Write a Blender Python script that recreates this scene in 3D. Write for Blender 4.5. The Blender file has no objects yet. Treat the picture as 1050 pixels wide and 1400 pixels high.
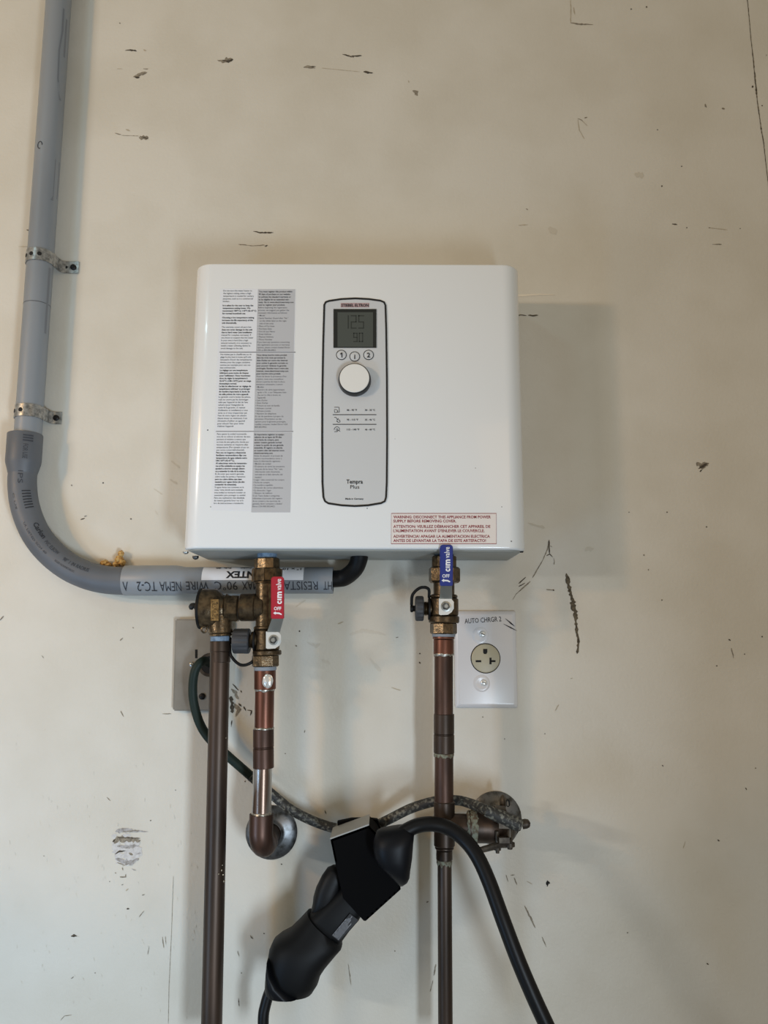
import bpy, bmesh, math, random
from mathutils import Vector, Matrix
rng = random.Random(7)
SC = bpy.context.scene
COL = SC.collection
PI = math.pi

# ------------------------------------------------------------------ camera
F_PX, PITCH, ROLL = 1050.0, 0.160, -0.0035
CAM = Vector((0.0359, -1.0413, 1.0961))
cam_data = bpy.data.cameras.new('camera')
cam_data.lens = 36.0 * F_PX / 1400.0
cam_data.sensor_width = 36.0
cam_data.sensor_fit = 'AUTO'
cam_data.clip_start = 0.02
cam = bpy.data.objects.new('camera', cam_data)
COL.objects.link(cam)
CAM_R = Matrix.Rotation(PI / 2 + PITCH, 4, 'X') @ Matrix.Rotation(-ROLL, 4, 'Z')
cam.matrix_world = Matrix.Translation(CAM) @ CAM_R
SC.camera = cam

# ------------------------------------------------------------------ light
def srgb(*c):
    return tuple(((v / 255) / 12.92 if v / 255 <= 0.04045 else ((v / 255 + 0.055) / 1.055) ** 2.4) for v in c)

world = bpy.data.worlds.new('garage_daylight')
SC.world = world
world.use_nodes = True
bg = world.node_tree.nodes['Background']
bg.inputs['Color'].default_value = (1.0, 0.91, 0.74, 1)
bg.inputs['Strength'].default_value = 0.335

def area(name, loc, target, sx, sy, power, color):
    l = bpy.data.lights.new(name, 'AREA')
    l.shape = 'RECTANGLE'; l.size = sx; l.size_y = sy
    l.energy = power; l.color = color
    o = bpy.data.objects.new(name, l)
    COL.objects.link(o)
    o.location = loc
    o.rotation_euler = (Vector(target) - Vector(loc)).to_track_quat('-Z', 'Y').to_euler()
    return o
# open garage door (daylight), an added low-left strip, ceiling tube lights
def spot(name, loc, target, ang, radius, blend, power, color):
    l = bpy.data.lights.new(name, 'SPOT')
    l.spot_size = math.radians(ang); l.spot_blend = blend; l.shadow_soft_size = radius
    l.energy = power; l.color = color
    o = bpy.data.objects.new(name, l)
    COL.objects.link(o)
    o.location = loc
    o.rotation_euler = (Vector(target) - Vector(loc)).to_track_quat('-Z', 'Y').to_euler()
    return o
# daylight through an opening on the right that faces left, a far lamp on the left, a ceiling tube, plus unseen added fills and a warm spot
area('door_daylight', (0.40, -1.18, 0.66), (-1.2, -1.10, 0.72), 0.26, 0.34, 18.6, (0.67, 0.81, 0.95))
area('right_fill', (0.9, -2.2, 1.5), (-0.6, -0.3, 1.1), 0.8, 0.8, 3.0, (1.0, 0.62, 0.25))  # warm fill added on the right, no fixture known there
area('left_fill_strip', (-1.0, -0.95, 0.5), (-0.35, 0, 0.75), 0.10, 0.5, 3.8, (0.34, 0.62, 1.0))  # narrow strip added to brighten the lower left and streak the heater corner
area('left_lamp', (-2.3, -1.95, 1.55), (0, 0, 1.3), 0.40, 0.08, 15.5, (0.95, 0.93, 0.88))
area('ceiling_tube', (-1.3, -1.75, 2.6), (0, 0, 1.3), 0.35, 0.08, 2.6, (0.6, 0.9, 1.0))
spot('warm_edge_spot', (-1.4, -1.2, 1.6), (-0.644, 0, 1.709), 68, 0.05, 0.06, 20, (1.0, 0.50, 0.10))  # unseen warm spot, its cone edge shaped to stand in for a shade line

SC.view_settings.view_transform = 'Standard'
SC.view_settings.look = 'None'
SC.view_settings.gamma = 1.0
SC.view_settings.use_curve_mapping = False
SC.view_settings.exposure = 0.0

# ------------------------------------------------------------------ picture-to-wall measuring
def at(px, py, Y):
    """the point of the plane at distance -Y from the wall that was measured at (px, py)"""
    d = CAM_R.to_3x3() @ Vector(((px - 525.0) / F_PX, -(py - 700.0) / F_PX, -1.0))
    return CAM + d * ((Y - CAM.y) / d.y)

def mpp(px, py, Y):
    return (at(px + .5, py, Y) - at(px - .5, py, Y)).length

# ------------------------------------------------------------------ materials
MATS = {}
def mat(name, col, rough=.5, metal=0.0, col2=None, nscale=40, nmix=(.4, .65), bump=0.0, bscale=300, bdist=.001,
        spec=.5, coat=0.0, detail=4, stretch=None, rough2=None):
    m = bpy.data.materials.new(name)
    m.use_nodes = True
    nt = m.node_tree; N = nt.nodes; L = nt.links
    b = N['Principled BSDF']
    b.inputs['Base Color'].default_value = (*col, 1)
    b.inputs['Roughness'].default_value = rough
    b.inputs['Metallic'].default_value = metal
    b.inputs['Specular IOR Level'].default_value = spec
    b.inputs['Coat Weight'].default_value = coat
    tc = N.new('ShaderNodeTexCoord')
    src = tc.outputs['Object']
    if stretch:
        mp = N.new('ShaderNodeMapping'); mp.inputs['Scale'].default_value = stretch
        L.new(src, mp.inputs['Vector']); src = mp.outputs['Vector']
    if col2 is not None:
        nz = N.new('ShaderNodeTexNoise'); nz.inputs['Scale'].default_value = nscale; nz.inputs['Detail'].default_value = detail
        L.new(src, nz.inputs['Vector'])
        mr = N.new('ShaderNodeMapRange'); mr.inputs['From Min'].default_value = nmix[0]; mr.inputs['From Max'].default_value = nmix[1]
        L.new(nz.outputs['Fac'], mr.inputs['Value'])
        mx = N.new('ShaderNodeMix'); mx.data_type = 'RGBA'
        mx.inputs['A'].default_value = (*col, 1); mx.inputs['B'].default_value = (*col2, 1)
        L.new(mr.outputs['Result'], mx.inputs['Factor'])
        L.new(mx.outputs['Result'], b.inputs['Base Color'])
        if rough2 is not None:
            mr2 = N.new('ShaderNodeMapRange'); mr2.inputs['To Min'].default_value = rough; mr2.inputs['To Max'].default_value = rough2
            L.new(mr.outputs['Result'], mr2.inputs['Value']); L.new(mr2.outputs['Result'], b.inputs['Roughness'])
    if bump:
        nb = N.new('ShaderNodeTexNoise'); nb.inputs['Scale'].default_value = bscale; nb.inputs['Detail'].default_value = 3
        L.new(tc.outputs['Object'], nb.inputs['Vector'])
        bp = N.new('ShaderNodeBump'); bp.inputs['Strength'].default_value = bump; bp.inputs['Distance'].default_value = bdist
        L.new(nb.outputs['Fac'], bp.inputs['Height']); L.new(bp.outputs['Normal'], b.inputs['Normal'])
    MATS[name] = m
    return m

M_WALL = mat('cream_wall_paint', srgb(211, 207, 196), .48, col2=srgb(203, 198, 185), nscale=7, bump=.35, bscale=260, bdist=.0009)
M_FLOOR = mat('concrete_floor', srgb(140, 136, 130), .8, col2=srgb(120, 117, 112), nscale=9, bump=.3, bscale=120)
M_HEATER = mat('white_enamel', srgb(227, 230, 231), .22, coat=.2)
M_TRAY = mat('light_grey_plastic', srgb(150, 152, 147), .5)
M_PANEL = mat('panel_grey_film', srgb(200, 203, 205), .3)
M_BLACK = mat('black_plastic', srgb(24, 25, 27), .35)
M_INK = mat('black_ink', srgb(30, 31, 36), .5)
M_INKSOFT = mat('grey_ink', srgb(52, 54, 60), .5)
M_RED_INK = mat('red_ink', srgb(140, 40, 52), .5)
M_WHITE_INK = mat('white_ink', srgb(225, 228, 232), .5)
M_LABELW = mat('white_label', srgb(222, 225, 230), .4)
M_LABELG = mat('grey_label', srgb(186, 188, 192), .4)
M_LABELR = mat('warning_label_film', srgb(226, 220, 216), .35)
M_LCD = mat('lcd_glass', srgb(74, 79, 75), .12)
M_LCDF = mat('lcd_frame', srgb(34, 37, 36), .12)
M_LCDD = mat('lcd_segment', srgb(50, 54, 51), .2)
M_KNOB = mat('knob_white', srgb(226, 226, 222), .3)
M_PVC = mat('grey_pvc', srgb(134, 140, 146), .42, col2=srgb(120, 126, 132), nscale=14, nmix=(.45, .7), stretch=(1, 1, .25))
M_PVCD = mat('dark_grey_pvc', srgb(96, 100, 106), .5, col2=srgb(87, 91, 97), nscale=14)
M_PVCINK = mat('pvc_ink', srgb(40, 43, 50), .6)
M_PVCFAINT = mat('faded_pvc_ink', srgb(54, 58, 66), .6)
M_GALV = mat('galvanised_steel', srgb(172, 174, 174), .36, .8, col2=srgb(112, 114, 114), nscale=190, nmix=(.38, .7))
M_HOLE = mat('dark_hole', srgb(18, 18, 18), .8)
M_SCREWB = mat('black_screw', srgb(28, 27, 27), .45, .5)
M_COPPER = mat('tarnished_copper', srgb(96, 71, 60), .38, .75, col2=srgb(56, 43, 37), nscale=64, nmix=(.35, .68), stretch=(1, 1, .14), rough2=.52, detail=8)
M_COPPERR = mat('red_copper', srgb(128, 82, 66), .36, .8, col2=srgb(80, 56, 47), nscale=70, nmix=(.36, .68), stretch=(1, 1, .16), detail=8)
M_COPPERD = mat('dark_copper', srgb(80, 65, 55), .42, .65, col2=srgb(48, 40, 34), nscale=60, nmix=(.32, .68), stretch=(1, 1, .12), detail=8)
M_SOLDER = mat('solder', srgb(190, 188, 180), .35, .7, col2=srgb(120, 112, 100), nscale=260)
M_VERDI = mat('green_corrosion', srgb(128, 132, 116), .8, .1, col2=srgb(92, 78, 62), nscale=240, nmix=(.4, .6))
M_SILVER = mat('worn_pipe', srgb(190, 188, 184), .3, .85, col2=srgb(112, 92, 80), nscale=30, nmix=(.55, .62), stretch=(1, 1, .2), detail=2)
M_BRASS = mat('aged_brass', srgb(118, 101, 78), .28, .8, col2=srgb(66, 56, 43), nscale=150, nmix=(.34, .68), bump=.3, bscale=520, detail=7)
M_BRASSD = mat('dark_brass', srgb(98, 82, 60), .36, .75, col2=srgb(58, 48, 37), nscale=140, nmix=(.34, .68), bump=.35, bscale=460, detail=7)
M_TAPE = mat('blue_thread_sealant', srgb(122, 146, 170), .7, col2=srgb(86, 108, 134), nscale=200)
M_RED = mat('red_lever_vinyl', srgb(168, 34, 52), .3)
M_BLUE = mat('blue_lever_vinyl', srgb(28, 48, 128), .3)
M_STEEL = mat('zinc_steel', srgb(170, 172, 168), .35, .8)
M_BRIGHT = mat('bright_zinc', srgb(222, 224, 222), .3, .35)
M_CAP = mat('grey_cap_plastic', srgb(54, 56, 60), .55)
M_RUBBER = mat('black_rubber', srgb(11, 11, 13), .5, spec=.25)
M_CHROME = mat('worn_chrome', srgb(112, 114, 116), .36, .85, col2=srgb(70, 69, 66), nscale=110, nmix=(.45, .66))
M_PLATE = mat('stainless_plate', srgb(158, 154, 146), .42, .6, col2=srgb(128, 122, 112), nscale=18, nmix=(.35, .7))
M_OUTLETP = mat('white_nylon_plate', srgb(214, 214, 216), .25)
M_OUTLET = mat('ivory_nylon', srgb(176, 170, 146), .4)
M_GREEN = mat('dark_green_insulation', srgb(24, 38, 33), .55, spec=.25)
M_MOTTLE = mat('paint_spattered_wire', srgb(46, 46, 45), .6, .1, col2=srgb(118, 118, 110), nscale=240, nmix=(.5, .66), detail=3)
M_IRON = mat('corroded_bronze', srgb(84, 76, 66), .5, .6, col2=srgb(56, 48, 40), nscale=120)
M_EV = mat('charger_black', srgb(10, 11, 13), .55, spec=.2)
M_EVS = mat('charger_navy_gloss', srgb(9, 11, 16), .46, spec=.2)
M_CABLE = mat('cable_jacket', srgb(9, 9, 11), .42, spec=.25)
M_HOLD = mat('holster_black', srgb(5, 5, 6), .8, spec=.08)
M_HOLDT = mat('holster_lit_top_metal', srgb(150, 150, 146), .4, .3)  # lip metal toned pale, light from above is in the colour
M_FOAM = mat('dried_foam', srgb(206, 172, 108), .85, col2=srgb(166, 118, 58), nscale=260, nmix=(.42, .6), bump=.6, bscale=300)
M_CHIPD = mat('bare_dark_chip', srgb(86, 78, 66), .9, col2=srgb(58, 52, 44), nscale=300)
M_CHIPG = mat('scuffed_plaster', srgb(150, 142, 126), .9, col2=srgb(112, 104, 92), nscale=300)
M_CHIPL = mat('pale_scrape', srgb(178, 168, 148), .9)
M_CRACK = mat('crack_filler', srgb(104, 94, 76), .95, col2=srgb(62, 55, 44), nscale=250)
M_STAIN = mat('brown_stain', srgb(198, 192, 178), .6)
M_SPLOTCH = mat('bare_grey_plaster', srgb(176, 174, 174), .9, col2=srgb(140, 136, 130), nscale=220)
M_PATCH = mat('torn_paper_white', srgb(206, 205, 203), .9, col2=srgb(188, 186, 184), nscale=200)
M_SEAM = mat('wall_ridge', srgb(222, 213, 196), .45)

# ------------------------------------------------------------------ object helpers
def thing(name, loc, label, cat, group=None):
    o = bpy.data.objects.new(name, None)
    o.empty_display_size = .02
    COL.objects.link(o)
    o.location = loc
    o['label'] = label; o['category'] = cat
    if group: o['group'] = group
    return o

def origin_of(o):
    v = Vector((0, 0, 0))
    while o is not None:
        v += Vector(o.location); o = o.parent
    return v

def obj(name, bm, m, parent=None, smooth=35, label=None, kind=None):
    """one mesh object from a bmesh held in room coordinates"""
    bmesh.ops.recalc_face_normals(bm, faces=bm.faces) if bm.faces else None
    me = bpy.data.meshes.new(name)
    bm.to_mesh(me); bm.free()
    o = bpy.data.objects.new(name, me)
    COL.objects.link(o)
    org = origin_of(parent) if parent else Vector((0, 0, 0))
    # keep the object's own origin at the middle of its mesh
    if len(me.vertices):
        c = sum((v.co for v in me.vertices), Vector()) / len(me.vertices)
    else:
        c = Vector()
    me.transform(Matrix.Translation(-c))
    o.location = c - org
    if parent: o.parent = parent
    for mm in (m if isinstance(m, (list, tuple)) else [m]): me.materials.append(mm)
    if smooth:
        for p in me.polygons: p.use_smooth = True
        me.set_sharp_from_angle(angle=math.radians(smooth))
    if label: o['label'] = label
    if kind: o['kind'] = kind
    return o

def frames(pts):
    """tangent, side, front frames along a path; front starts toward the room (-Y)"""
    out = []
    n = len(pts)
    up = None
    for i in range(n):
        t = pts[min(i + 1, n - 1)] - pts[max(i - 1, 0)]
        if t.length < 1e-9: t = Vector((0, 0, -1))
        t = t.normalized()
        if up is None:
            ref = Vector((0, -1, 0))
            if abs(t.dot(ref)) > .9: ref = Vector((0, 0, 1))
            up = ref
        f = up - t * up.dot(t)
        if f.length < 1e-6: f = Vector((1, 0, 0)) - t * t.x
        f.normalize(); up = f
        out.append((t, f.cross(t).normalized(), f))
    return out

def tube(bm, pts, rad, n=16, cap=True, twist=0.0):
    pts = [Vector(p) for p in pts]
    R = rad if isinstance(rad, (list, tuple)) else [rad] * len(pts)
    fr = frames(pts)
    rings = []
    for p, r, (t, s, f) in zip(pts, R, fr):
        rings.append([bm.verts.new(p + (s * math.sin(a) + f * math.cos(a)) * r)
                      for a in [twist + 2 * PI * k / n for k in range(n)]])
    for a, b in zip(rings, rings[1:]):
        for k in range(n):
            bm.faces.new((a[k], a[(k + 1) % n], b[(k + 1) % n], b[k]))
    if cap:
        bm.faces.new(rings[0]); bm.faces.new(rings[-1][::-1])
    return bm

def lathe(bm, base, axis, prof, n=24, twist=0.0, caps=True):
    """prof: (distance along axis, radius)"""
    axis = Vector(axis).normalized()
    ref = Vector((0, 0, 1)) if abs(axis.z) < .9 else Vector((0, -1, 0))
    s = axis.cross(ref).normalized(); f = s.cross(axis).normalized()
    base = Vector(base)
    rings = []
    for h, r in prof:
        rings.append([bm.verts.new(base + axis * h + (s * math.sin(a) + f * math.cos(a)) * max(r, 1e-5))
                      for a in [twist + 2 * PI * k / n for k in range(n)]])
    for a, b in zip(rings, rings[1:]):
        for k in range(n):
            bm.faces.new((a[k], a[(k + 1) % n], b[(k + 1) % n], b[k]))
    if caps:
        bm.faces.new(rings[0]); bm.faces.new(rings[-1][::-1])
    return bm

def chamfer(segs, c):
    """segs: (h0, h1, r) -> lathe profile with chamfered shoulders"""
    out = []
    for h0, h1, r in segs:
        s = 1 if h1 > h0 else -1
        cc = min(c, abs(h1 - h0) * .3)
        out += [(h0, r - cc), (h0 + s * cc, r), (h1 - s * cc, r), (h1, r - cc)]
    return out

def spline(pts, per=8):
    pts = [Vector(p) for p in pts]
    P = [pts[0] * 2 - pts[1]] + pts + [pts[-1] * 2 - pts[-2]]
    out = []
    for i in range(1, len(P) - 2):
        a, b, c, d = P[i - 1:i + 3]
        for k in range(per):
            t = k / per
            out.append(.5 * ((2 * b) + (c - a) * t + (2 * a - 5 * b + 4 * c - d) * t * t + (-a + 3 * b - 3 * c + d) * t ** 3))
    out.append(pts[-1])
    return out

def prism(bm, poly, d):
    """extrude a 3-D polygon by the vector d"""
    d = Vector(d)
    a = [bm.verts.new(Vector(p)) for p in poly]
    b = [bm.verts.new(Vector(p) + d) for p in poly]
    n = len(a)
    bm.faces.new(a); bm.faces.new(b[::-1])
    for k in range(n):
        bm.faces.new((a[k], b[k], b[(k + 1) % n], a[(k + 1) % n]))
    return bm

def box(bm, x0, x1, y0, y1, z0, z1, bev=0.0, seg=2):
    vs = [bm.verts.new((x, y, z)) for x in (x0, x1) for y in (y0, y1) for z in (z0, z1)]
    fs = [(0, 1, 3, 2), (4, 6, 7, 5), (0, 4, 5, 1), (2, 3, 7, 6), (0, 2, 6, 4), (1, 5, 7, 3)]
    F = [bm.faces.new([vs[i] for i in f]) for f in fs]
    if bev:
        es = list({e for f in F for e in f.edges})
        bmesh.ops.bevel(bm, geom=es, offset=bev, segments=seg, profile=.5, affect='EDGES')
    return bm

def outline_strip(bm, pts, w, y, th):
    """closed flat band of width w along a closed polyline in a plane of constant Y"""
    n = len(pts)
    rings = []
    for i in range(n):
        p, q, r = pts[i - 1], pts[i], pts[(i + 1) % n]
        t = (Vector((r.x - p.x, 0, r.z - p.z))).normalized()
        nrm = Vector((t.z, 0, -t.x)) * (w / 2)
        a, b = q + nrm, q - nrm
        rings.append([bm.verts.new((a.x, y, a.z)), bm.verts.new((a.x, y - th, a.z)),
                      bm.verts.new((b.x, y - th, b.z)), bm.verts.new((b.x, y, b.z))])
    for i in range(n):
        A, B = rings[i], rings[(i + 1) % n]
        for k in range(4):
            bm.faces.new((A[k], A[(k + 1) % 4], B[(k + 1) % 4], B[k]))
    return bm

# ------------------------------------------------------------------ lettering
_GLY = {}
def text_geo(body, bold=0.0, cuts=0):
    """glyph mesh of a line of print: vertices (u, v), faces; height unit = font size"""
    key = (body, bold, cuts)
    if key in _GLY: return _GLY[key]
    cu = bpy.data.curves.new('print', 'FONT')
    cu.body = body; cu.size = 1.0; cu.resolution_u = 2; cu.offset = bold; cu.fill_mode = 'FRONT'
    ob = bpy.data.objects.new('print', cu)
    COL.objects.link(ob)
    dg = bpy.context.evaluated_depsgraph_get(); dg.update()
    me = bpy.data.meshes.new_from_object(ob.evaluated_get(dg))
    if cuts:      # slice the glyphs so that they can follow a curved surface
        b = bmesh.new(); b.from_mesh(me)
        for k in range(-2, cuts + 2):
            bmesh.ops.bisect_plane(b, geom=b.verts[:] + b.edges[:] + b.faces[:], plane_co=(0, .72 * (k + .5) / cuts, 0), plane_no=(0, 1, 0))
        b.to_mesh(me); b.free()
    vs = [(v.co.x, v.co.y) for v in me.vertices]
    fs = [tuple(p.vertices) for p in me.polygons]
    bpy.data.objects.remove(ob); bpy.data.curves.remove(cu); bpy.data.meshes.remove(me)
    _GLY[key] = (vs, fs)
    return vs, fs
CAP_H = max(v for u, v in text_geo('H')[0])

def put_text(bm, body, fn, bold=0.0, cuts=0):
    """fn maps normalised (u in 0..1 across the line, v in cap heights) to a point"""
    vs, fs = text_geo(body, bold, cuts)
    if not vs: return
    u0 = min(u for u, v in vs); u1 = max(u for u, v in vs)
    nv = [bm.verts.new(fn((u - u0) / (u1 - u0), v / CAP_H)) for u, v in vs]
    for f in fs:
        try: bm.faces.new([nv[i] for i in f])
        except ValueError: pass

def text_w(body, bold=0.0):
    vs, fs = text_geo(body, bold)
    return max(u for u, v in vs) - min(u for u, v in vs)

def flat_text(bm, body, x0, x1, yc, cap, Y, bold=0.0, tilt=0.0):
    """a line of print on a plane facing the room, measured left end, right end, middle height, capital height"""
    a = at(x0, yc, Y); b = at(x1, yc + tilt, Y)
    ch = cap * mpp((x0 + x1) / 2, yc, Y)
    u = b - a; vax = Vector((-u.z, 0, u.x)).normalized()
    put_text(bm, body, lambda s, v: a + u * s + vax * ((v - .5) * ch), bold)

def wall_circle(px, py, Y, rpx, n=24):
    c = at(px, py, Y); r = rpx * mpp(px, py, Y)
    return c, r

# ================================================================== SETTING
def wall_part(bm, name, m, kind=None):
    return obj(name, bm, m, WALL, kind=kind)
bm = bmesh.new(); box(bm, -2.6, 3.0, 0.0, 0.12, 0.0, 3.2)
WALL = obj('wall_back', bm, M_WALL, smooth=0); WALL['kind'] = 'structure'
bm = bmesh.new(); box(bm, -2.6, 3.0, -4.0, 0.12, -0.1, 0.0)
FLOOR = obj('floor', bm, M_FLOOR, smooth=0); FLOOR['kind'] = 'structure'

MARK_N = [0]
def streak(bm, pts, w, jag=.5, th=None):
    """ragged flat mark along measured points on the wall, w = widths in picture pixels"""
    if th is None:      # later marks lie a hair proud of earlier ones
        MARK_N[0] += 1; th = .0003 + .0000012 * MARK_N[0]
    n = len(pts)
    dense = []
    for i in range(n - 1):
        (x0, y0), (x1, y1) = pts[i], pts[i + 1]
        L = math.hypot(x1 - x0, y1 - y0); k = max(2, int(L / 2.2))
        w0, w1 = (w[i], w[i + 1]) if isinstance(w, (list, tuple)) else (w, w)
        for j in range(k):
            t = j / k
            dense.append((x0 + (x1 - x0) * t, y0 + (y1 - y0) * t, w0 + (w1 - w0) * t))
    dense.append((*pts[-1], (w[-1] if isinstance(w, (list, tuple)) else w) * .4))
    L_, R_ = [], []
    m = len(dense)
    for i, (x, y, ww) in enumerate(dense):
        xa, ya, _ = dense[max(i - 1, 0)]; xb, yb, _ = dense[min(i + 1, m - 1)]
        tx, ty = xb - xa, yb - ya; l = math.hypot(tx, ty) or 1
        nx, ny = -ty / l, tx / l
        h = ww / 2 * (.45 if i in (0, m - 1) else 1)
        L_.append((x + nx * h * (1 + rng.uniform(-jag, jag)), y + ny * h * (1 + rng.uniform(-jag, jag))))
        R_.append((x - nx * h * (1 + rng.uniform(-jag, jag)), y - ny * h * (1 + rng.uniform(-jag, jag))))
    up = [[bm.verts.new(at(x, y, -th)) for x, y in S] for S in (L_, R_)]
    dn = [[bm.verts.new(at(x, y, .0002)) for x, y in S] for S in (L_, R_)]
    for i in range(m - 1):
        bm.faces.new((up[0][i], up[0][i + 1], up[1][i + 1], up[1][i]))
        bm.faces.new((up[0][i], dn[0][i], dn[0][i + 1], up[0][i + 1]))
        bm.faces.new((up[1][i + 1], dn[1][i + 1], dn[1][i], up[1][i]))
    return bm

def mark(name, m, pts, w, jag=.5):
    bm = bmesh.new(); streak(bm, pts, w, jag)
    return wall_part(bm, name, m)

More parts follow.
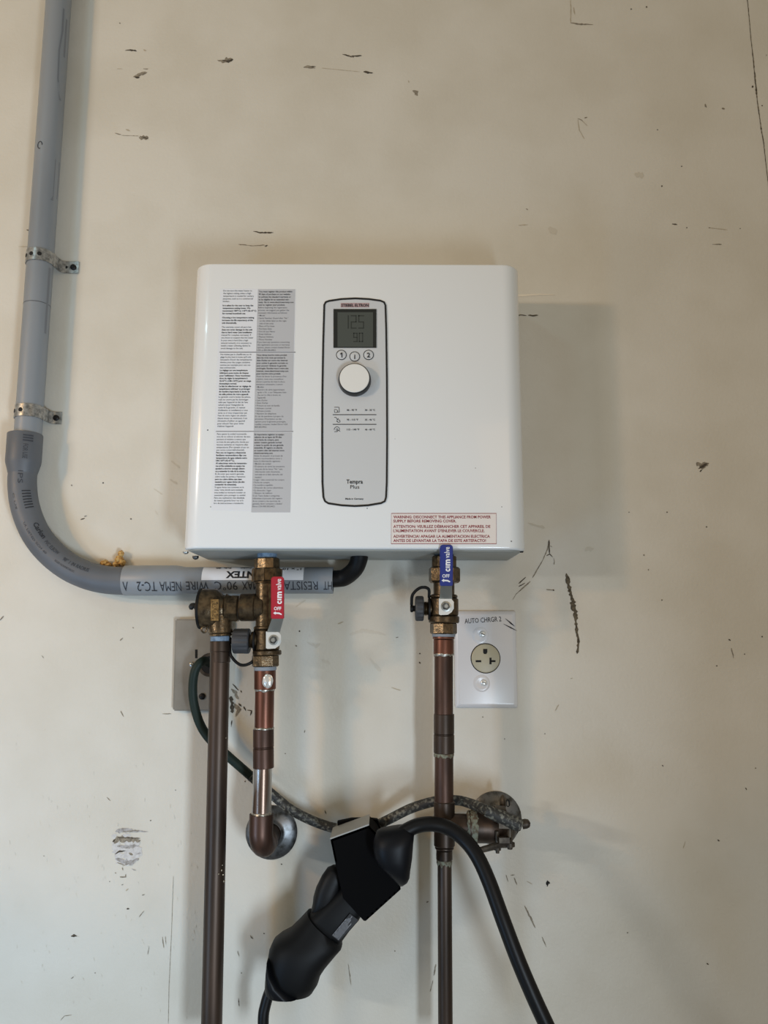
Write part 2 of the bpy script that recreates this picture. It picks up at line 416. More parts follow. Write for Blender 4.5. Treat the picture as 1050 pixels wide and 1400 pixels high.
# chips and scuffs of the upper wall
for pts, w, m in [
    ([(171, 69), (178, 68), (187, 70)], [.8, 2.0, 2.4], M_CHIPD),
    ([(182, 105), (188, 104), (192, 101), (201, 99)], [2, 4, 4.5, 3], M_CHIPG),
    ([(184, 105), (191, 106)], [2, 3], M_CHIPD),
    ([(157, 182), (166, 184)], [1, 1.2], M_CHIPG), ([(166, 185), (190, 186)], [.5, .7], M_CHIPG),
    ([(190, 188), (196, 188.5), (203, 188)], [4, 5, 4], M_CHIPG), ([(191, 186), (203, 190)], [1, 1.5], M_CHIPD),
    ([(172, 177), (178, 179)], 2, M_CHIPL),
    ([(297, 82), (304, 84), (310, 82), (318, 80.5)], [.8, 3.5, 6, 3], M_CHIPG), ([(304, 82), (312, 84), (319, 81)], [1, 3, 2], M_CHIPD),
    ([(415, 92), (423, 91), (431, 93)], [1.5, 3.6, 1.6], M_CHIPG), ([(424, 91), (432, 91)], [1, 1], M_CHIPD),
    ([(468, 74), (480, 77), (495, 76)], [1, 1.8, 1.2], M_CHIPD), ([(476, 75), (484, 79)], [1.5, 1], M_CHIPG),
    ([(497, 98), (503, 99), (510, 99.5)], [2, 2.6, 1.4], M_CHIPD), ([(440, 93), (492, 98)], [.5, .5], M_CHIPL),
    ([(564, 124), (569, 126), (571, 131)], [2, 6, 2], M_CHIPG), ([(558, 110), (559, 113)], 1.6, M_CHIPL),
    ([(346, 316), (356, 318), (374, 318)], [.8, 2, 1.4], M_CHIPD), ([(326, 334), (345, 336), (362, 335)], [1.4, .8, 1.4], M_CHIPG),
    ([(362, 337), (366, 335)], 1.4, M_CHIPD),
    ([(36, 314), (40, 315.5), (46, 315)], [.8, 2.4, 2.2], M_CHIPD), ([(25, 337), (42, 337)], [.6, 1], M_CHIPL),
    ([(163, 31), (165, 32)], 1.5, M_CHIPG), ([(196, 68), (200, 69)], 2, M_CHIPL), ([(160, 94), (167, 94)], 1, M_CHIPL), ([(196, 94), (203, 94)], 1.3, M_CHIPG),
    ([(780, 0), (780.5, 14), (780, 31)], [.8, 1.2, 1.5], M_CHIPL), ([(780, 31), (795, 33), (811, 33.5)], [1.5, 2, .8], M_CHIPG), ([(784, 10), (786, 20)], 1.8, M_CHIPL),
    ([(790, 162), (795, 164), (799, 168)], [1.2, .8, .8], M_CHIPG), ([(790, 163), (792, 178), (799, 190)], [.8, .9, .7], M_CHIPL),
    ([(799, 161), (803, 160)], 1.6, M_CHIPG), ([(796, 165), (803, 172)], .7, M_CHIPL),
    ([(964, 142), (966, 147)], 2.4, M_CHIPG), ([(987, 148), (991, 149)], 3, M_CHIPG),
    ([(919, 306), (926, 307)], 1.4, M_CHIPD), ([(709, 308), (722, 307)], 1.0, M_CHIPL), ([(719, 285), (722, 287)], 1.6, M_CHIPG),
    ([(750, 312), (756, 315), (760, 320)], [5, 9, 5], M_STAIN), ([(868, 238), (880, 240)], 7, M_STAIN),
    ([(968, 311), (994, 314)], .7, M_CHIPL), ([(974, 334), (987, 334)], 1.0, M_CHIPG),
    ([(952, 633), (960, 637), (969, 633)], [5, 8, 4], M_CHIPG), ([(955, 641), (961, 637), (967, 634)], [1, 4, 2], M_CHIPD), ([(957, 645), (960, 642)], 2, M_CHIPD),
    ([(996, 874), (999, 876)], 2, M_CHIPD), ([(1000, 886), (1003, 900)], 1.4, M_CHIPG), ([(905, 1046), (907, 1048)], 1.6, M_CHIPD),
    ([(759, 972), (764, 963)], 1.2, M_CHIPL), ([(780, 928), (783, 927)], 1.4, M_CHIPL),
    ([(981, 1148), (984, 1150)], 1.8, M_CHIPD), ([(934, 1160), (937, 1150)], 1.0, M_CHIPL), ([(1019, 1077), (1021, 1080)], 1.8, M_CHIPD),
    ([(747, 1210), (749, 1206), (752, 1208)], [3, 4.5, 2], M_HOLE), ([(748, 1212), (750, 1205)], 2.2, M_HOLE),
    ([(692, 1196), (695, 1206)], 1.2, M_CHIPG), ([(703, 1200), (707, 1210)], 1.5, M_CHIPG), ([(698, 1197), (704, 1196)], 1.2, M_CHIPG), ([(720, 1205), (728, 1209)], 1.0, M_CHIPL),
    ([(717, 1238), (724, 1252), (732, 1269)], [1, 2.6, 1], M_CHIPG), ([(741, 1281), (747, 1295)], 1.2, M_CHIPG), ([(966, 1317), (969, 1319)], 2, M_CHIPD),
    ([(476, 1318), (478, 1332), (480, 1347)], [.7, 1.4, .6], M_CHIPG), ([(593, 1334), (596, 1318)], 1.6, M_CHIPG), ([(588, 1356), (592, 1340)], .8, M_CHIPG), ([(583, 1234), (586, 1232)], 2, M_CHIPG),
    ([(444, 1108), (446, 1113)], 1.4, M_CHIPD), ([(384, 1181), (386, 1182)], 1.6, M_CHIPD), ([(342, 1279), (346, 1284)], 2, M_CHIPG), ([(360, 1276), (362, 1277)], 1.6, M_CHIPD),
    ([(110, 710.5), (116, 708.5)], 2.4, M_CHIPD), ([(115, 706), (119, 705)], 1.2, M_CHIPG), ([(140, 660), (142, 660.5)], 2, M_CHIPD), ([(97, 663), (99, 664)], 1.6, M_CHIPG), ([(178, 709), (180, 710)], 1.6, M_CHIPD),
    ([(97, 1280), (101, 1279), (105.5, 1280)], [3, 4.5, 1.5], M_CHIPD), ([(173, 1243), (177, 1242.5)], 2.6, M_CHIPD), ([(205, 1122), (207, 1122)], 1.5, M_CHIPD),
    ([(237, 1198), (235, 1260), (231, 1350), (230, 1400)], [.4, .5, .6, .5], M_CHIPG), ([(222, 1281), (224, 1296)], 1.3, M_CHIPG), ([(226, 1280), (227, 1292)], .8, M_CHIPG), ([(326, 1365), (327, 1376)], 1.0, M_CHIPD), ([(325, 1300), (327, 1308)], 1.6, M_CHIPG), ([(420, 878), (432, 884), (438, 880)], [2, 4, 2], M_STAIN), ([(440, 902), (452, 908)], [3, 5], M_STAIN), ([(478, 868), (496, 862), (528, 868)], [3, 5, 2], M_STAIN), ([(505, 900), (520, 918)], [2, 5], M_STAIN), ([(462, 853), (470, 850)], 2, M_CHIPL), ([(404, 830), (418, 820)], 2, M_STAIN),
    ([(190, 1254), (197, 1245)], .8, M_CHIPG), ([(202, 1305), (204, 1294)], .9, M_CHIPG), ([(83, 1395), (88, 1389), (98, 1388)], .8, M_CHIPG), ([(97, 1338), (101, 1335)], 1.4, M_CHIPG),
    ([(164, 876), (168, 872)], 1.4, M_CHIPG), ([(165, 972), (169, 980)], 1.3, M_CHIPG), ([(146, 1090), (151, 1095)], 1.2, M_CHIPG), ([(181, 858), (183, 859)], 1.6, M_CHIPG), ([(0, 848), (5, 842)], 2.2, M_CHIPG),
    ([(57, 896), (60, 900)], .9, M_CHIPG), ([(222, 976), (234, 976)], [.8, 1.6], M_CHIPG),
    ([(416, 1002), (417, 998)], 1.2, M_CHIPG), ([(409, 862), (410, 864)], 2, M_CHIPD), ([(404, 882), (406, 884)], 2.2, M_CHIPG), ([(541, 872), (545, 871)], 1.4, M_CHIPG), ([(573, 893), (575, 894)], 2, M_CHIPD), ([(573, 905), (575, 907)], 2, M_CHIPD), ([(535, 940), (548, 944)], 1, M_CHIPL),
    ([(800, 752), (812, 750)], 5, M_STAIN), ([(880, 758), (881, 760)], 2.2, M_CHIPG), ([(886, 778), (887, 780)], 2, M_CHIPG),
    ([(232, 655), (242, 662)], [2, 3.6], M_STAIN), ([(210, 668), (222, 676)], [1, 2], M_STAIN), ([(234, 630), (246, 640)], [2, 2], M_STAIN), ([(212, 698), (216, 704)], 2, M_STAIN), ([(722, 715), (745, 722)], [2, 4], M_STAIN),
]:
    mark('paint_chip' if m in (M_CHIPD, M_CHIPG, M_HOLE) else 'scuff_mark', m, pts, w, .55)

# pinhole specks and faint roller nibs, too small to pick apart
bm = bmesh.new()
for x, y, w in [(863, 12, 1.6), (884, 9, 1.8), (1029, 118, 2.4), (899, 177, 1.3), (932, 227, 1.5), (905, 254, 1.8), (939, 311, 1.4), (970, 311, 1), (1012, 312, 1), (1042, 144, 1.4),
                (1048, 75, 1), (912, 700, 1.6), (966, 720, 1.5), (1042, 870, 1.8), (980, 910, 1.6), (1033, 1050, 1.4), (1018, 894, 1.4), (858, 1275, 1.4), (860, 700, 1.2), (905, 820, 1.5),
                (390, 1030, 1.2), (240, 1080, 1), (60, 1170, 1), (150, 1205, 1.2), (130, 1330, 1.2), (330, 1330, 1.2), (470, 1235, 1.2), (660, 980, 1.2), (690, 1010, 1.2), (745, 1003, 1.2), (540, 1300, 1.4), (346, 1150, 1.3), (335, 1068, 1.4)]:
    streak(bm, [(x - w / 2, y), (x, y + .3), (x + w / 2, y)], [w * .8, w * 1.2, w * .8], .3)
wall_part(bm, 'speck', M_CHIPD, kind='stuff')
bm = bmesh.new()
for _ in range(110):
    x, y = rng.uniform(5, 270), rng.triangular(980, 1400, 1290)
    l = rng.uniform(1.5, 5); dx = rng.uniform(-1.6, 1.6)
    streak(bm, [(x, y), (x + dx, y + l)], [.7, 1.1], .4, .0005)
wall_part(bm, 'paint_nib', M_WALL, kind='stuff')

# cracks
mark('crack', M_CRACK, [(1021, -30), (1022, 0), (1024, 22), (1027, 55), (1030, 82), (1034, 125), (1036, 142), (1041, 178), (1044, 195), (1047, 222), (1051, 255), (1062, 330)], [.8, 1.0, .8, .7, 1.2, 1.7, .8, 1.2, .9, .7, .7, .6], .6)
mark('crack', M_CRACK, [(774, 784), (776, 792), (778, 803), (781, 815), (784, 826), (786, 834), (787, 843), (788, 858), (790, 872), (791, 880), (790, 888), (789, 894)], [2.5, 4, 4.2, 3.6, 7, 7.5, 4, 3, 2.6, 3.6, 4, 1], .7)
mark('crack', M_CHIPG, [(751, 738), (748, 752), (742, 766), (735, 778), (728, 790)], [1.8, 1.2, 1.0, 1.1, 1.7], .5)
mark('crack', M_CHIPD, [(750.5, 739), (751, 750), (751.5, 758)], [2, 1.4, 1.8], .3)
mark('crack', M_CHIPD, [(747, 760), (751.5, 757.5), (756, 762)], [.8, 1.6, .8], .3)
mark('crack', M_CHIPG, [(752, 746), (755, 748)], 1, .3)
mark('crack', M_CHIPG, [(757, 763), (758, 768), (757.5, 772)], [.7, .7, 2.2], .3)
mark('crack', M_CHIPD, [(719, 789), (709, 798)], [1.0, 1.6], .3)
mark('crack', M_CHIPD, [(718, 797), (709, 802)], [.8, 1.4], .3)
mark('crack', M_CHIPG, [(725, 795), (716, 803), (706, 812), (701, 820)], [1.2, 1.6, .6, .6], .5)
mark('crack', M_CHIPG, [(747, 806), (757, 807)], [1.6, .8], .3)
mark('crack', M_CHIPD, [(755.5, 806.5), (758, 807.5)], 2.2, .3)
mark('crack', M_CRACK, [(707, 431), (714, 430.5), (720, 431.5)], [1.8, 1.2, 1.4], .4)
mark('crack', M_CRACK, [(722, 431), (728, 431.5), (736, 431)], [1.8, 1.8, 1.4], .4)
mark('wall_ridge', M_SEAM, [(703, 404), (720, 403.5), (738, 402.5), (758, 403)], [2.8, 2.6, 1.8, .8], .15)

# chipped patch at the lower left, several layers of torn paint
for pts, w, m in [
    ([(157, 1140), (160, 1160), (163, 1182)], [6, 12, 6], M_PATCH), ([(172, 1140), (176, 1160), (174, 1184)], [12, 18, 10], M_PATCH), ([(186, 1150), (188, 1165), (184, 1178)], [8, 10, 5], M_PATCH),
    ([(158, 1137), (170, 1135), (182, 1136), (203, 1137)], [4, 6, 4, .8], M_SPLOTCH), ([(168, 1137), (190, 1135)], [1.4, 1], M_CHIPG),
    ([(156, 1153), (162, 1147), (178, 1148), (192, 1149)], [4, 8, 6, 4], M_CHIPG), ([(154, 1151), (158, 1147)], 3, M_CHIPD), ([(160, 1145), (192, 1146)], [1.2, 1], M_CHIPD),
    ([(160, 1157), (172, 1158), (190, 1156)], [3, 4.5, 3], M_SPLOTCH), ([(157, 1168), (164, 1164), (172, 1163)], [1.4, 2.6, 1], M_CHIPD),
    ([(176, 1166), (182, 1169)], [2.5, 3], M_CHIPG), ([(158, 1174), (168, 1178), (180, 1179), (190, 1174)], [3, 7, 6, 2], M_SPLOTCH), ([(160, 1179), (170, 1183), (178, 1180)], [1.2, 1.4, 1], M_CHIPG),
    ([(167, 1186), (168, 1190)], 1.4, M_CHIPG), ([(164, 1199), (172, 1199), (172, 1195)], 1.5, M_CHIPG), ([(157, 1193), (159, 1194)], 1.4, M_CHIPG), ([(180, 1188), (186, 1190)], 1.4, M_SPLOTCH), ([(172, 1218), (176, 1215)], 1.8, M_CHIPL), ([(166, 1210), (169, 1209)], 1.4, M_CHIPG), ([(194, 1224), (198, 1223)], 1.2, M_CHIPG), ([(186, 1168), (193, 1166)], 2, M_SPLOTCH)]:
    mark('paint_chip', m, pts, w, .6)
# torn paper around the steel cover plate
for pts, w, m in [([(316, 942), (322, 948), (326, 956)], [3, 5, 3], M_CHIPG), ([(318, 935), (326, 944)], [1.4, 2], M_CHIPD), ([(320, 962), (326, 970), (322, 980)], [3, 6, 2], M_CHIPG),
                  ([(316, 952), (318, 975)], [5, 4], M_CHIPD), ([(329, 944), (330, 947)], 1.2, M_CHIPD), ([(333, 966), (336, 972)], [2, 1.2], M_CHIPD), ([(338, 971), (344, 972), (342, 978)], [1.4, 2, 1.4], M_CHIPD), ([(317, 985), (316, 994)], [1.6, .8], M_CHIPD), ([(326, 962), (330, 966)], 2.4, M_CHIPD)]:
    mark('paint_chip', m, pts, w, .6)

# ================================================================== WATER HEATER
HW, HH, HD, HR = .421, .369, .117, .024
FY = -HD
HZ0 = 1.2
heater = thing('water_heater', (0, 0, HZ0), 'white wall-mounted tankless water heater with a round dial and small screen', 'water heater')
def u_outline(inset, ybk):
    x = HW / 2 - inset; yf = -HD + inset; r = HR - inset
    pts = [Vector((-x, ybk, 0))]
    for k in range(13):
        a = PI + k / 12 * PI / 2
        pts.append(Vector((-x + r + r * math.cos(a), yf + r + r * math.sin(a), 0)))
    for k in range(13):
        a = 1.5 * PI + k / 12 * PI / 2
        pts.append(Vector((x - r + r * math.cos(a), yf + r + r * math.sin(a), 0)))
    pts.append(Vector((x, ybk, 0)))
    return pts
def stack(bm, levels, ybk):
    rings = []
    for z, ins in levels:
        rings.append([bm.verts.new(p + Vector((0, 0, z))) for p in u_outline(ins, ybk)])
    n = len(rings[0])
    for a, b in zip(rings, rings[1:]):
        for k in range(n):
            bm.faces.new((a[k], a[(k + 1) % n], b[(k + 1) % n], b[k]))
    bm.faces.new(rings[0]); bm.faces.new(rings[-1][::-1])
bm = bmesh.new()
b_ = .003
lev = [(HZ0 + b_ * (1 - math.sin(t)), b_ * (1 - math.cos(t))) for t in (PI / 2, PI / 3, PI / 6, 0)]
lev = [(HZ0 + b_ * (1 - math.cos(t)), b_ * (1 - math.sin(t))) for t in (0, PI / 6, PI / 3, PI / 2)]
lev += [(HZ0 + HH - b_ * (1 - math.cos(t)), b_ * (1 - math.sin(t))) for t in (PI / 2, PI / 3, PI / 6, 0)]
stack(bm, lev, -.006)
obj('housing', bm, M_HEATER, heater, smooth=50)
bm = bmesh.new()
stack(bm, [(HZ0 - .0022, .0075), (HZ0 - .0016, .006), (HZ0 + .004, .006)], -.0015)
obj('base_tray', bm, M_TRAY, heater, smooth=50)
bm = bmesh.new(); box(bm, -.19, .19, -.006, -.0005, HZ0 + .012, HZ0 + HH - .02)
obj('back_plate', bm, M_TRAY, heater)
def screw(parent, p, axis, r, m, name='screw', h=.003, slot=True):
    bm = bmesh.new()
    lathe(bm, p, axis, [(0, r), (h * .5, r), (h * .85, r * .8), (h, r * .45)], 14)
    o = obj(name, bm, m, parent)
    if slot:
        axis = Vector(axis).normalized()
        s = axis.cross(Vector((0.3, .2, 1))).normalized(); t = axis.cross(s)
        q = Vector(p) + axis * (h * .8)
        b2 = bmesh.new()
        prism(b2, [q + s * r * .6 + t * r * .12, q - s * r * .6 + t * r * .12, q - s * r * .6 - t * r * .12, q + s * r * .6 - t * r * .12], axis * (h * .25))
        return o, b2
    return o, None
def plain_screw(parent, p, axis, r, m, h=.003):
    o, b2 = screw(parent, p, axis, r, m, h=h, slot=True)
    if b2: obj('screw_slot', b2, M_HOLE, parent if parent.parent else o) if False else obj('screw_slot', b2, M_HOLE, o)
    return o
plain_screw(heater, at(254, 754, -.092), (0, 0, -1), .0035, M_STEEL)
plain_screw(heater, at(267.5, 760, -.062), (0, 0, -1), .004, M_CHROME, h=.0045)
# dark gap at the right lower corner where the tray pulls away
bm = bmesh.new()
q0, q1, q2 = at(697, 757, -.080), at(708, 754.5, -.09), at(714.5, 753.2, -.095)
tube(bm, [q0, q1, q2], [.0004, .0009, .0022], 8)
obj('seam_gap', bm, M_HOLE, heater)
bm = bmesh.new()
for x, y, w in [(284, 588, 1.8), (288, 693, 1.3), (477, 645, 1.4), (502, 695, 1.4), (699, 740, 1.6), (686, 693, 1.2), (650, 640, 1.1), (601, 707, .8), (540, 600, .8)]:
    c, r = at(x, y, FY), w * .0009 * .55
    lathe(bm, c + Vector((0, -.0001, 0)), (0, -1, 0), [(0, r), (.0003, r * .7)], 6)
obj('dirt_speck', bm, M_INKSOFT, heater, kind='stuff')

# ---- control panel
panel = bmesh.new()
PP = [(443.5, 417), (445.5, 413.5), (450, 411.8), (467, 409.3), (485.5, 408.4), (504, 409.3), (520, 411.5), (525, 413.5), (527, 418), (528, 450), (529, 520), (529.3, 600), (528.8, 660), (527.8, 680), (526, 685.5), (521, 688), (503, 691), (485, 692), (467, 691), (449, 688.3), (444.5, 685.5), (442.3, 680), (441, 660), (440.6, 600), (440.8, 540), (442, 470)]
pts = [at(x, y, FY) for x, y in PP]
prism(panel, [p + Vector((0, .0005, 0)) for p in pts], (0, -.0011, 0))
PANEL = obj('control_panel', panel, M_PANEL, heater, smooth=0)
PY = FY - .0006
bm = bmesh.new(); outline_strip(bm, pts, .0023, FY + .0004, .0016)
obj('panel_border', bm, M_BLACK, PANEL)
def px_rect(bm, x0, x1, y0, y1, Y, th):
    prism(bm, [at(x0, y0, Y), at(x1, y0, Y), at(x1, y1, Y), at(x0, y1, Y)], (0, -th, 0))
bm = bmesh.new(); px_rect(bm, 456, 514.7, 423, 475.8, PY + .0003, .0012)
obj('display_frame', bm, M_LCDF, PANEL, smooth=0)
bm = bmesh.new(); px_rect(bm, 461.5, 510, 427, 474.4, PY - .0008, .0003)
obj('display_screen', bm, M_LCD, PANEL, smooth=0)
SEG = {'1': 'bc', '2': 'abged', '5': 'afgcd', '9': 'abfgcd', '0': 'abcdef'}
bm = bmesh.new()
def digit(ch, x, y, w, h, t):
    s = {'a': (x, x + w, y, y + t), 'g': (x, x + w, y + h / 2 - t / 2, y + h / 2 + t / 2), 'd': (x, x + w, y + h - t, y + h),
         'f': (x, x + t, y, y + h / 2), 'b': (x + w - t, x + w, y, y + h / 2), 'e': (x, x + t, y + h / 2, y + h), 'c': (x + w - t, x + w, y + h / 2, y + h)}
    for k in SEG[ch]: px_rect(bm, *s[k], PY - .0010, .0002)
digit('1', 469, 431, 8, 18.4, 1.7); digit('2', 479.5, 431, 8, 18.4, 1.5); digit('5', 489.8, 431, 8, 18.4, 1.5)
digit('9', 483, 455, 5.8, 12.6, 1.3); digit('0', 490.6, 455, 5.8, 12.6, 1.2)
obj('display_digits', bm, M_LCDD, PANEL, smooth=0)
bm = bmesh.new(); px_rect(bm, 465.8, 504.8, 414.4, 420.4, PY + .0002, .0005)
obj('logo_strip', bm, mat('logo_strip_tint', srgb(176, 150, 152), .4), PANEL, smooth=0)
bm = bmesh.new(); flat_text(bm, 'STIEBEL ELTRON', 466.6, 504, 417.4, 3.9, PY - .0005, .03)
obj('printed_text', bm, M_INK, PANEL, smooth=0)
for x, y, ch in [(466.7, 485.4, '1'), (485, 487.6, 'i'), (503.9, 485.4, '2')]:
    c, r = wall_circle(x, y, PY, 6.7)
    bm = bmesh.new(); lathe(bm, c + Vector((0, .0003, 0)), (0, -1, 0), [(0, r), (.0006, r), (.0009, r * .93)], 28)
    btn = obj('button', bm, M_PANEL, PANEL)
    bm = bmesh.new()
    outline_strip(bm, [c + Vector((math.cos(a) * r, 0, math.sin(a) * r)) for a in [2 * PI * k / 32 for k in range(32)]], .0008, PY + .0002, .0009)
    obj('button_ring', bm, M_INK, PANEL)
    bm = bmesh.new(); Yb = PY - .0012; w = {'1': 2.9, 'i': 1.5, '2': 4.6}[ch]
    if ch == '1':
        Yb = PY - .0012
        prism(bm, [at(xx, yy, Yb) for xx, yy in ((x + .2, y - 3.3), (x + 1.3, y - 3.3), (x + 1.3, y + 3.3), (x + .1, y + 3.3), (x + .1, y - 1.6), (x - 1.7, y - .7), (x - 1.7, y - 1.8))], (0, -.0002, 0))
    else:
        flat_text(bm, ch, x - w / 2, x + w / 2, y, 6.4, Yb, .022)
    obj('button_mark', bm, M_INK, PANEL, smooth=0)
c, r = wall_circle(485, 520.6, PY, 22.0)
bm = bmesh.new(); lathe(bm, c, (0, -1, 0), [(-.0003, r * 1.02), (.0015, r * 1.02), (.009, r * .975), (.0098, r * .95)], 48)
KN = obj('dial_knob', bm, M_BLACK, PANEL, label='black and white round dial')
bm = bmesh.new(); r2 = r * .915
lathe(bm, c + Vector((0, -.0096, 0)), (0, -1, 0), [(0, r2), (.0006, r2), (.0012, r2 * .97)], 48)
obj('dial_face', bm, M_KNOB, PANEL, label='white dial face')
bm = bmesh.new()
for y in (567, 580.2): px_rect(bm, 455, 514.6, y - .5, y + .5, PY, .0003)
for y, a, b in [(560.6, '86 - 95 °F', '30 - 35 °C'), (573.8, '95 - 115 °F', '35 - 46 °C'), (587.2, '115 - 140 °F', '46 - 60 °C')]:
    flat_text(bm, a, 474.2, 488 + (len(a) - 10) * 1.6, y, 2.3, PY - .0003, .025)
    flat_text(bm, b, 498.9, 512.8, y, 2.3, PY - .0003, .025)
obj('printed_text', bm, M_INKSOFT, PANEL, smooth=0)
def stroke(bm, P, w, Y, close=False):
    P = [at(x, y, Y) for x, y in P]
    for a, b in zip(P, P[1:] + ([P[0]] if close else [])):
        t = (b - a).normalized(); n = Vector((t.z, 0, -t.x)) * (w / 2)
        prism(bm, [a + n, b + n, b - n, a - n], (0, -.0003, 0))
for P1 in [
    [[(457, 556.8), (463.5, 556.8), (464, 563.5), (460.5, 563.5)], [(457, 560), (460, 560), (462, 562), (460.5, 564), (457.5, 564), (457, 561)]],
    [[(457, 570.6), (459.5, 570.8), (461, 573.5), (463, 572)], [(461, 573.5), (464.5, 574.5), (465, 577), (462, 577.5), (460.5, 574.5)], [(460, 576), (462, 577)]],
    [[(457, 588), (457, 586), (459, 583.8), (462, 583.6), (464, 585.5), (464, 588)], [(457, 590.2), (461, 590.2), (463, 588), (465, 590)], [(459, 587.5), (461, 586), (462, 588), (459.5, 589)]]]:
    bm = bmesh.new()
    for s in P1: stroke(bm, s, .0006, PY)
    obj('printed_symbol', bm, M_INKSOFT, PANEL, smooth=0)
bm = bmesh.new(); flat_text(bm, 'Tempra', 473.6, 496, 658.4, 5.4, PY - .0003, .022); flat_text(bm, 'Plus', 478.9, 491.2, 665.6, 5.0, PY - .0003, .004); flat_text(bm, 'Made in Germany', 472.2, 497, 681.9, 2.3, PY - .0003, .02)
obj('printed_text', bm, M_INK, PANEL, smooth=0)

# ---- instruction label
LFT = [
 (397.4, [(0, "Do not turn the water heater to"), (0, "the highest setting unless a high"), (0, "temperature is needed for sanitary"), (0, "purposes, such as in a commercial"), (0, "kitchen."), None,
  (1, "It is safest for the user to keep the"), (1, "temperature setting lower. We"), (1, "recommend 108°F to 118°F (42-47°C)"), (1, "for normal household use."), None,
  (1, "Choosing a low temperature setting"), (1, "increases the life expectancy of the"), (1, "unit dramatically."), None,
  (0, "The warranty covers all parts but"), (1, "does not cover damage to the unit"), (1, "due to hard water (see installation"), (0, "manual for complete warranty). If"), (0, "you know or suspect that the water"), (0, "in your area is hard (has a high"), (0, "mineral content), it is necessary to"), (0, "install a water softening device to"), (0, "avoid damage to the unit.")]),
 (484.4, [(0, "Ne mettez pas le chauffe-eau au ré-"), (0, "glage le plus haut à moins qu'il soit"), (0, "nécessaire d'avoir des températures"), (0, "élevées pour des usages sanitaires"), (0, "comme par exemple pour une cui-"), (0, "sine commerciale."),
  (1, "Le réglage sur une température"), (1, "inférieure pose moins de risques"), (1, "pour l'utilisateur. Nous recomman-"), (1, "dons de régler la température à"), (1, "42-47°C (108-118°F) pour un usage"), (1, "domestique normal."), (1, "Le fait de sélectionner un réglage de"), (1, "température inférieur va prolonger"), (1, "de manière importante la durée de"), (1, "vie utile prévue de votre appareil."),
  (0, "La garantie couvre toutes les pièces,"), (0, "mais ne couvre pas les dommages"), (0, "subis par l'appareil du fait de l'eau"), (0, "calcaire (pour l'intégralité du"), (0, "texte de la garantie, cf. manuel"), (0, "d'utilisation et installation) si vous"), (0, "savez ou si vous soupçonnez que"), (0, "l'eau de votre région est calcaire"), (0, "(haute teneur en minéraux), il est"), (0, "nécessaire d'utiliser un appareil"), (0, "pour adoucir l'eau pour éviter"), (0, "d'abîmer l'appareil.")]),
 (593.3, [(0, "Para operar la unidad recomenda-"), (0, "mos de no colocar el selector de tem-"), (0, "peratura al máximo a menos que"), (0, "se trate de una aplicación donde por"), (0, "razones sanitarias se requieran altas"), (0, "temperaturas (Por ejemplo el uso en"), (0, "una cocina comercial/industrial)."),
  (1, "Para uso en hogares y situaciones"), (1, "familiares recomendamos fijar una"), (1, "temperatura de agua caliente entre"), (1, "108-118°F (42-47°C)."), (1, "Al seleccionar entre las temperatu-"), (1, "ras arriba señaladas su equipo les"), (1, "ayudará a ahorrar energía eléctri-"), (1, "ca y extender la vida de la misma."),
  (0, "Es de notar que nuestra garantía"), (0, "cubre todas las partes y repuestos"), (1, "pero no cubre daños que sean"), (1, "causados por aguas duras (de alto"), (1, "contenido de minerales)."), (0, "Si aguas duras son comunes en la"), (0, "zona / área donde será instalada"), (0, "esta unidad es necesario instalar un"), (0, "suavizador para proteger su unidad."), (0, "Para una explicación más detallada"), (0, "de nuestra garantía favor ver el li-"), (0, "bro de instrucciones e instalación.")])]
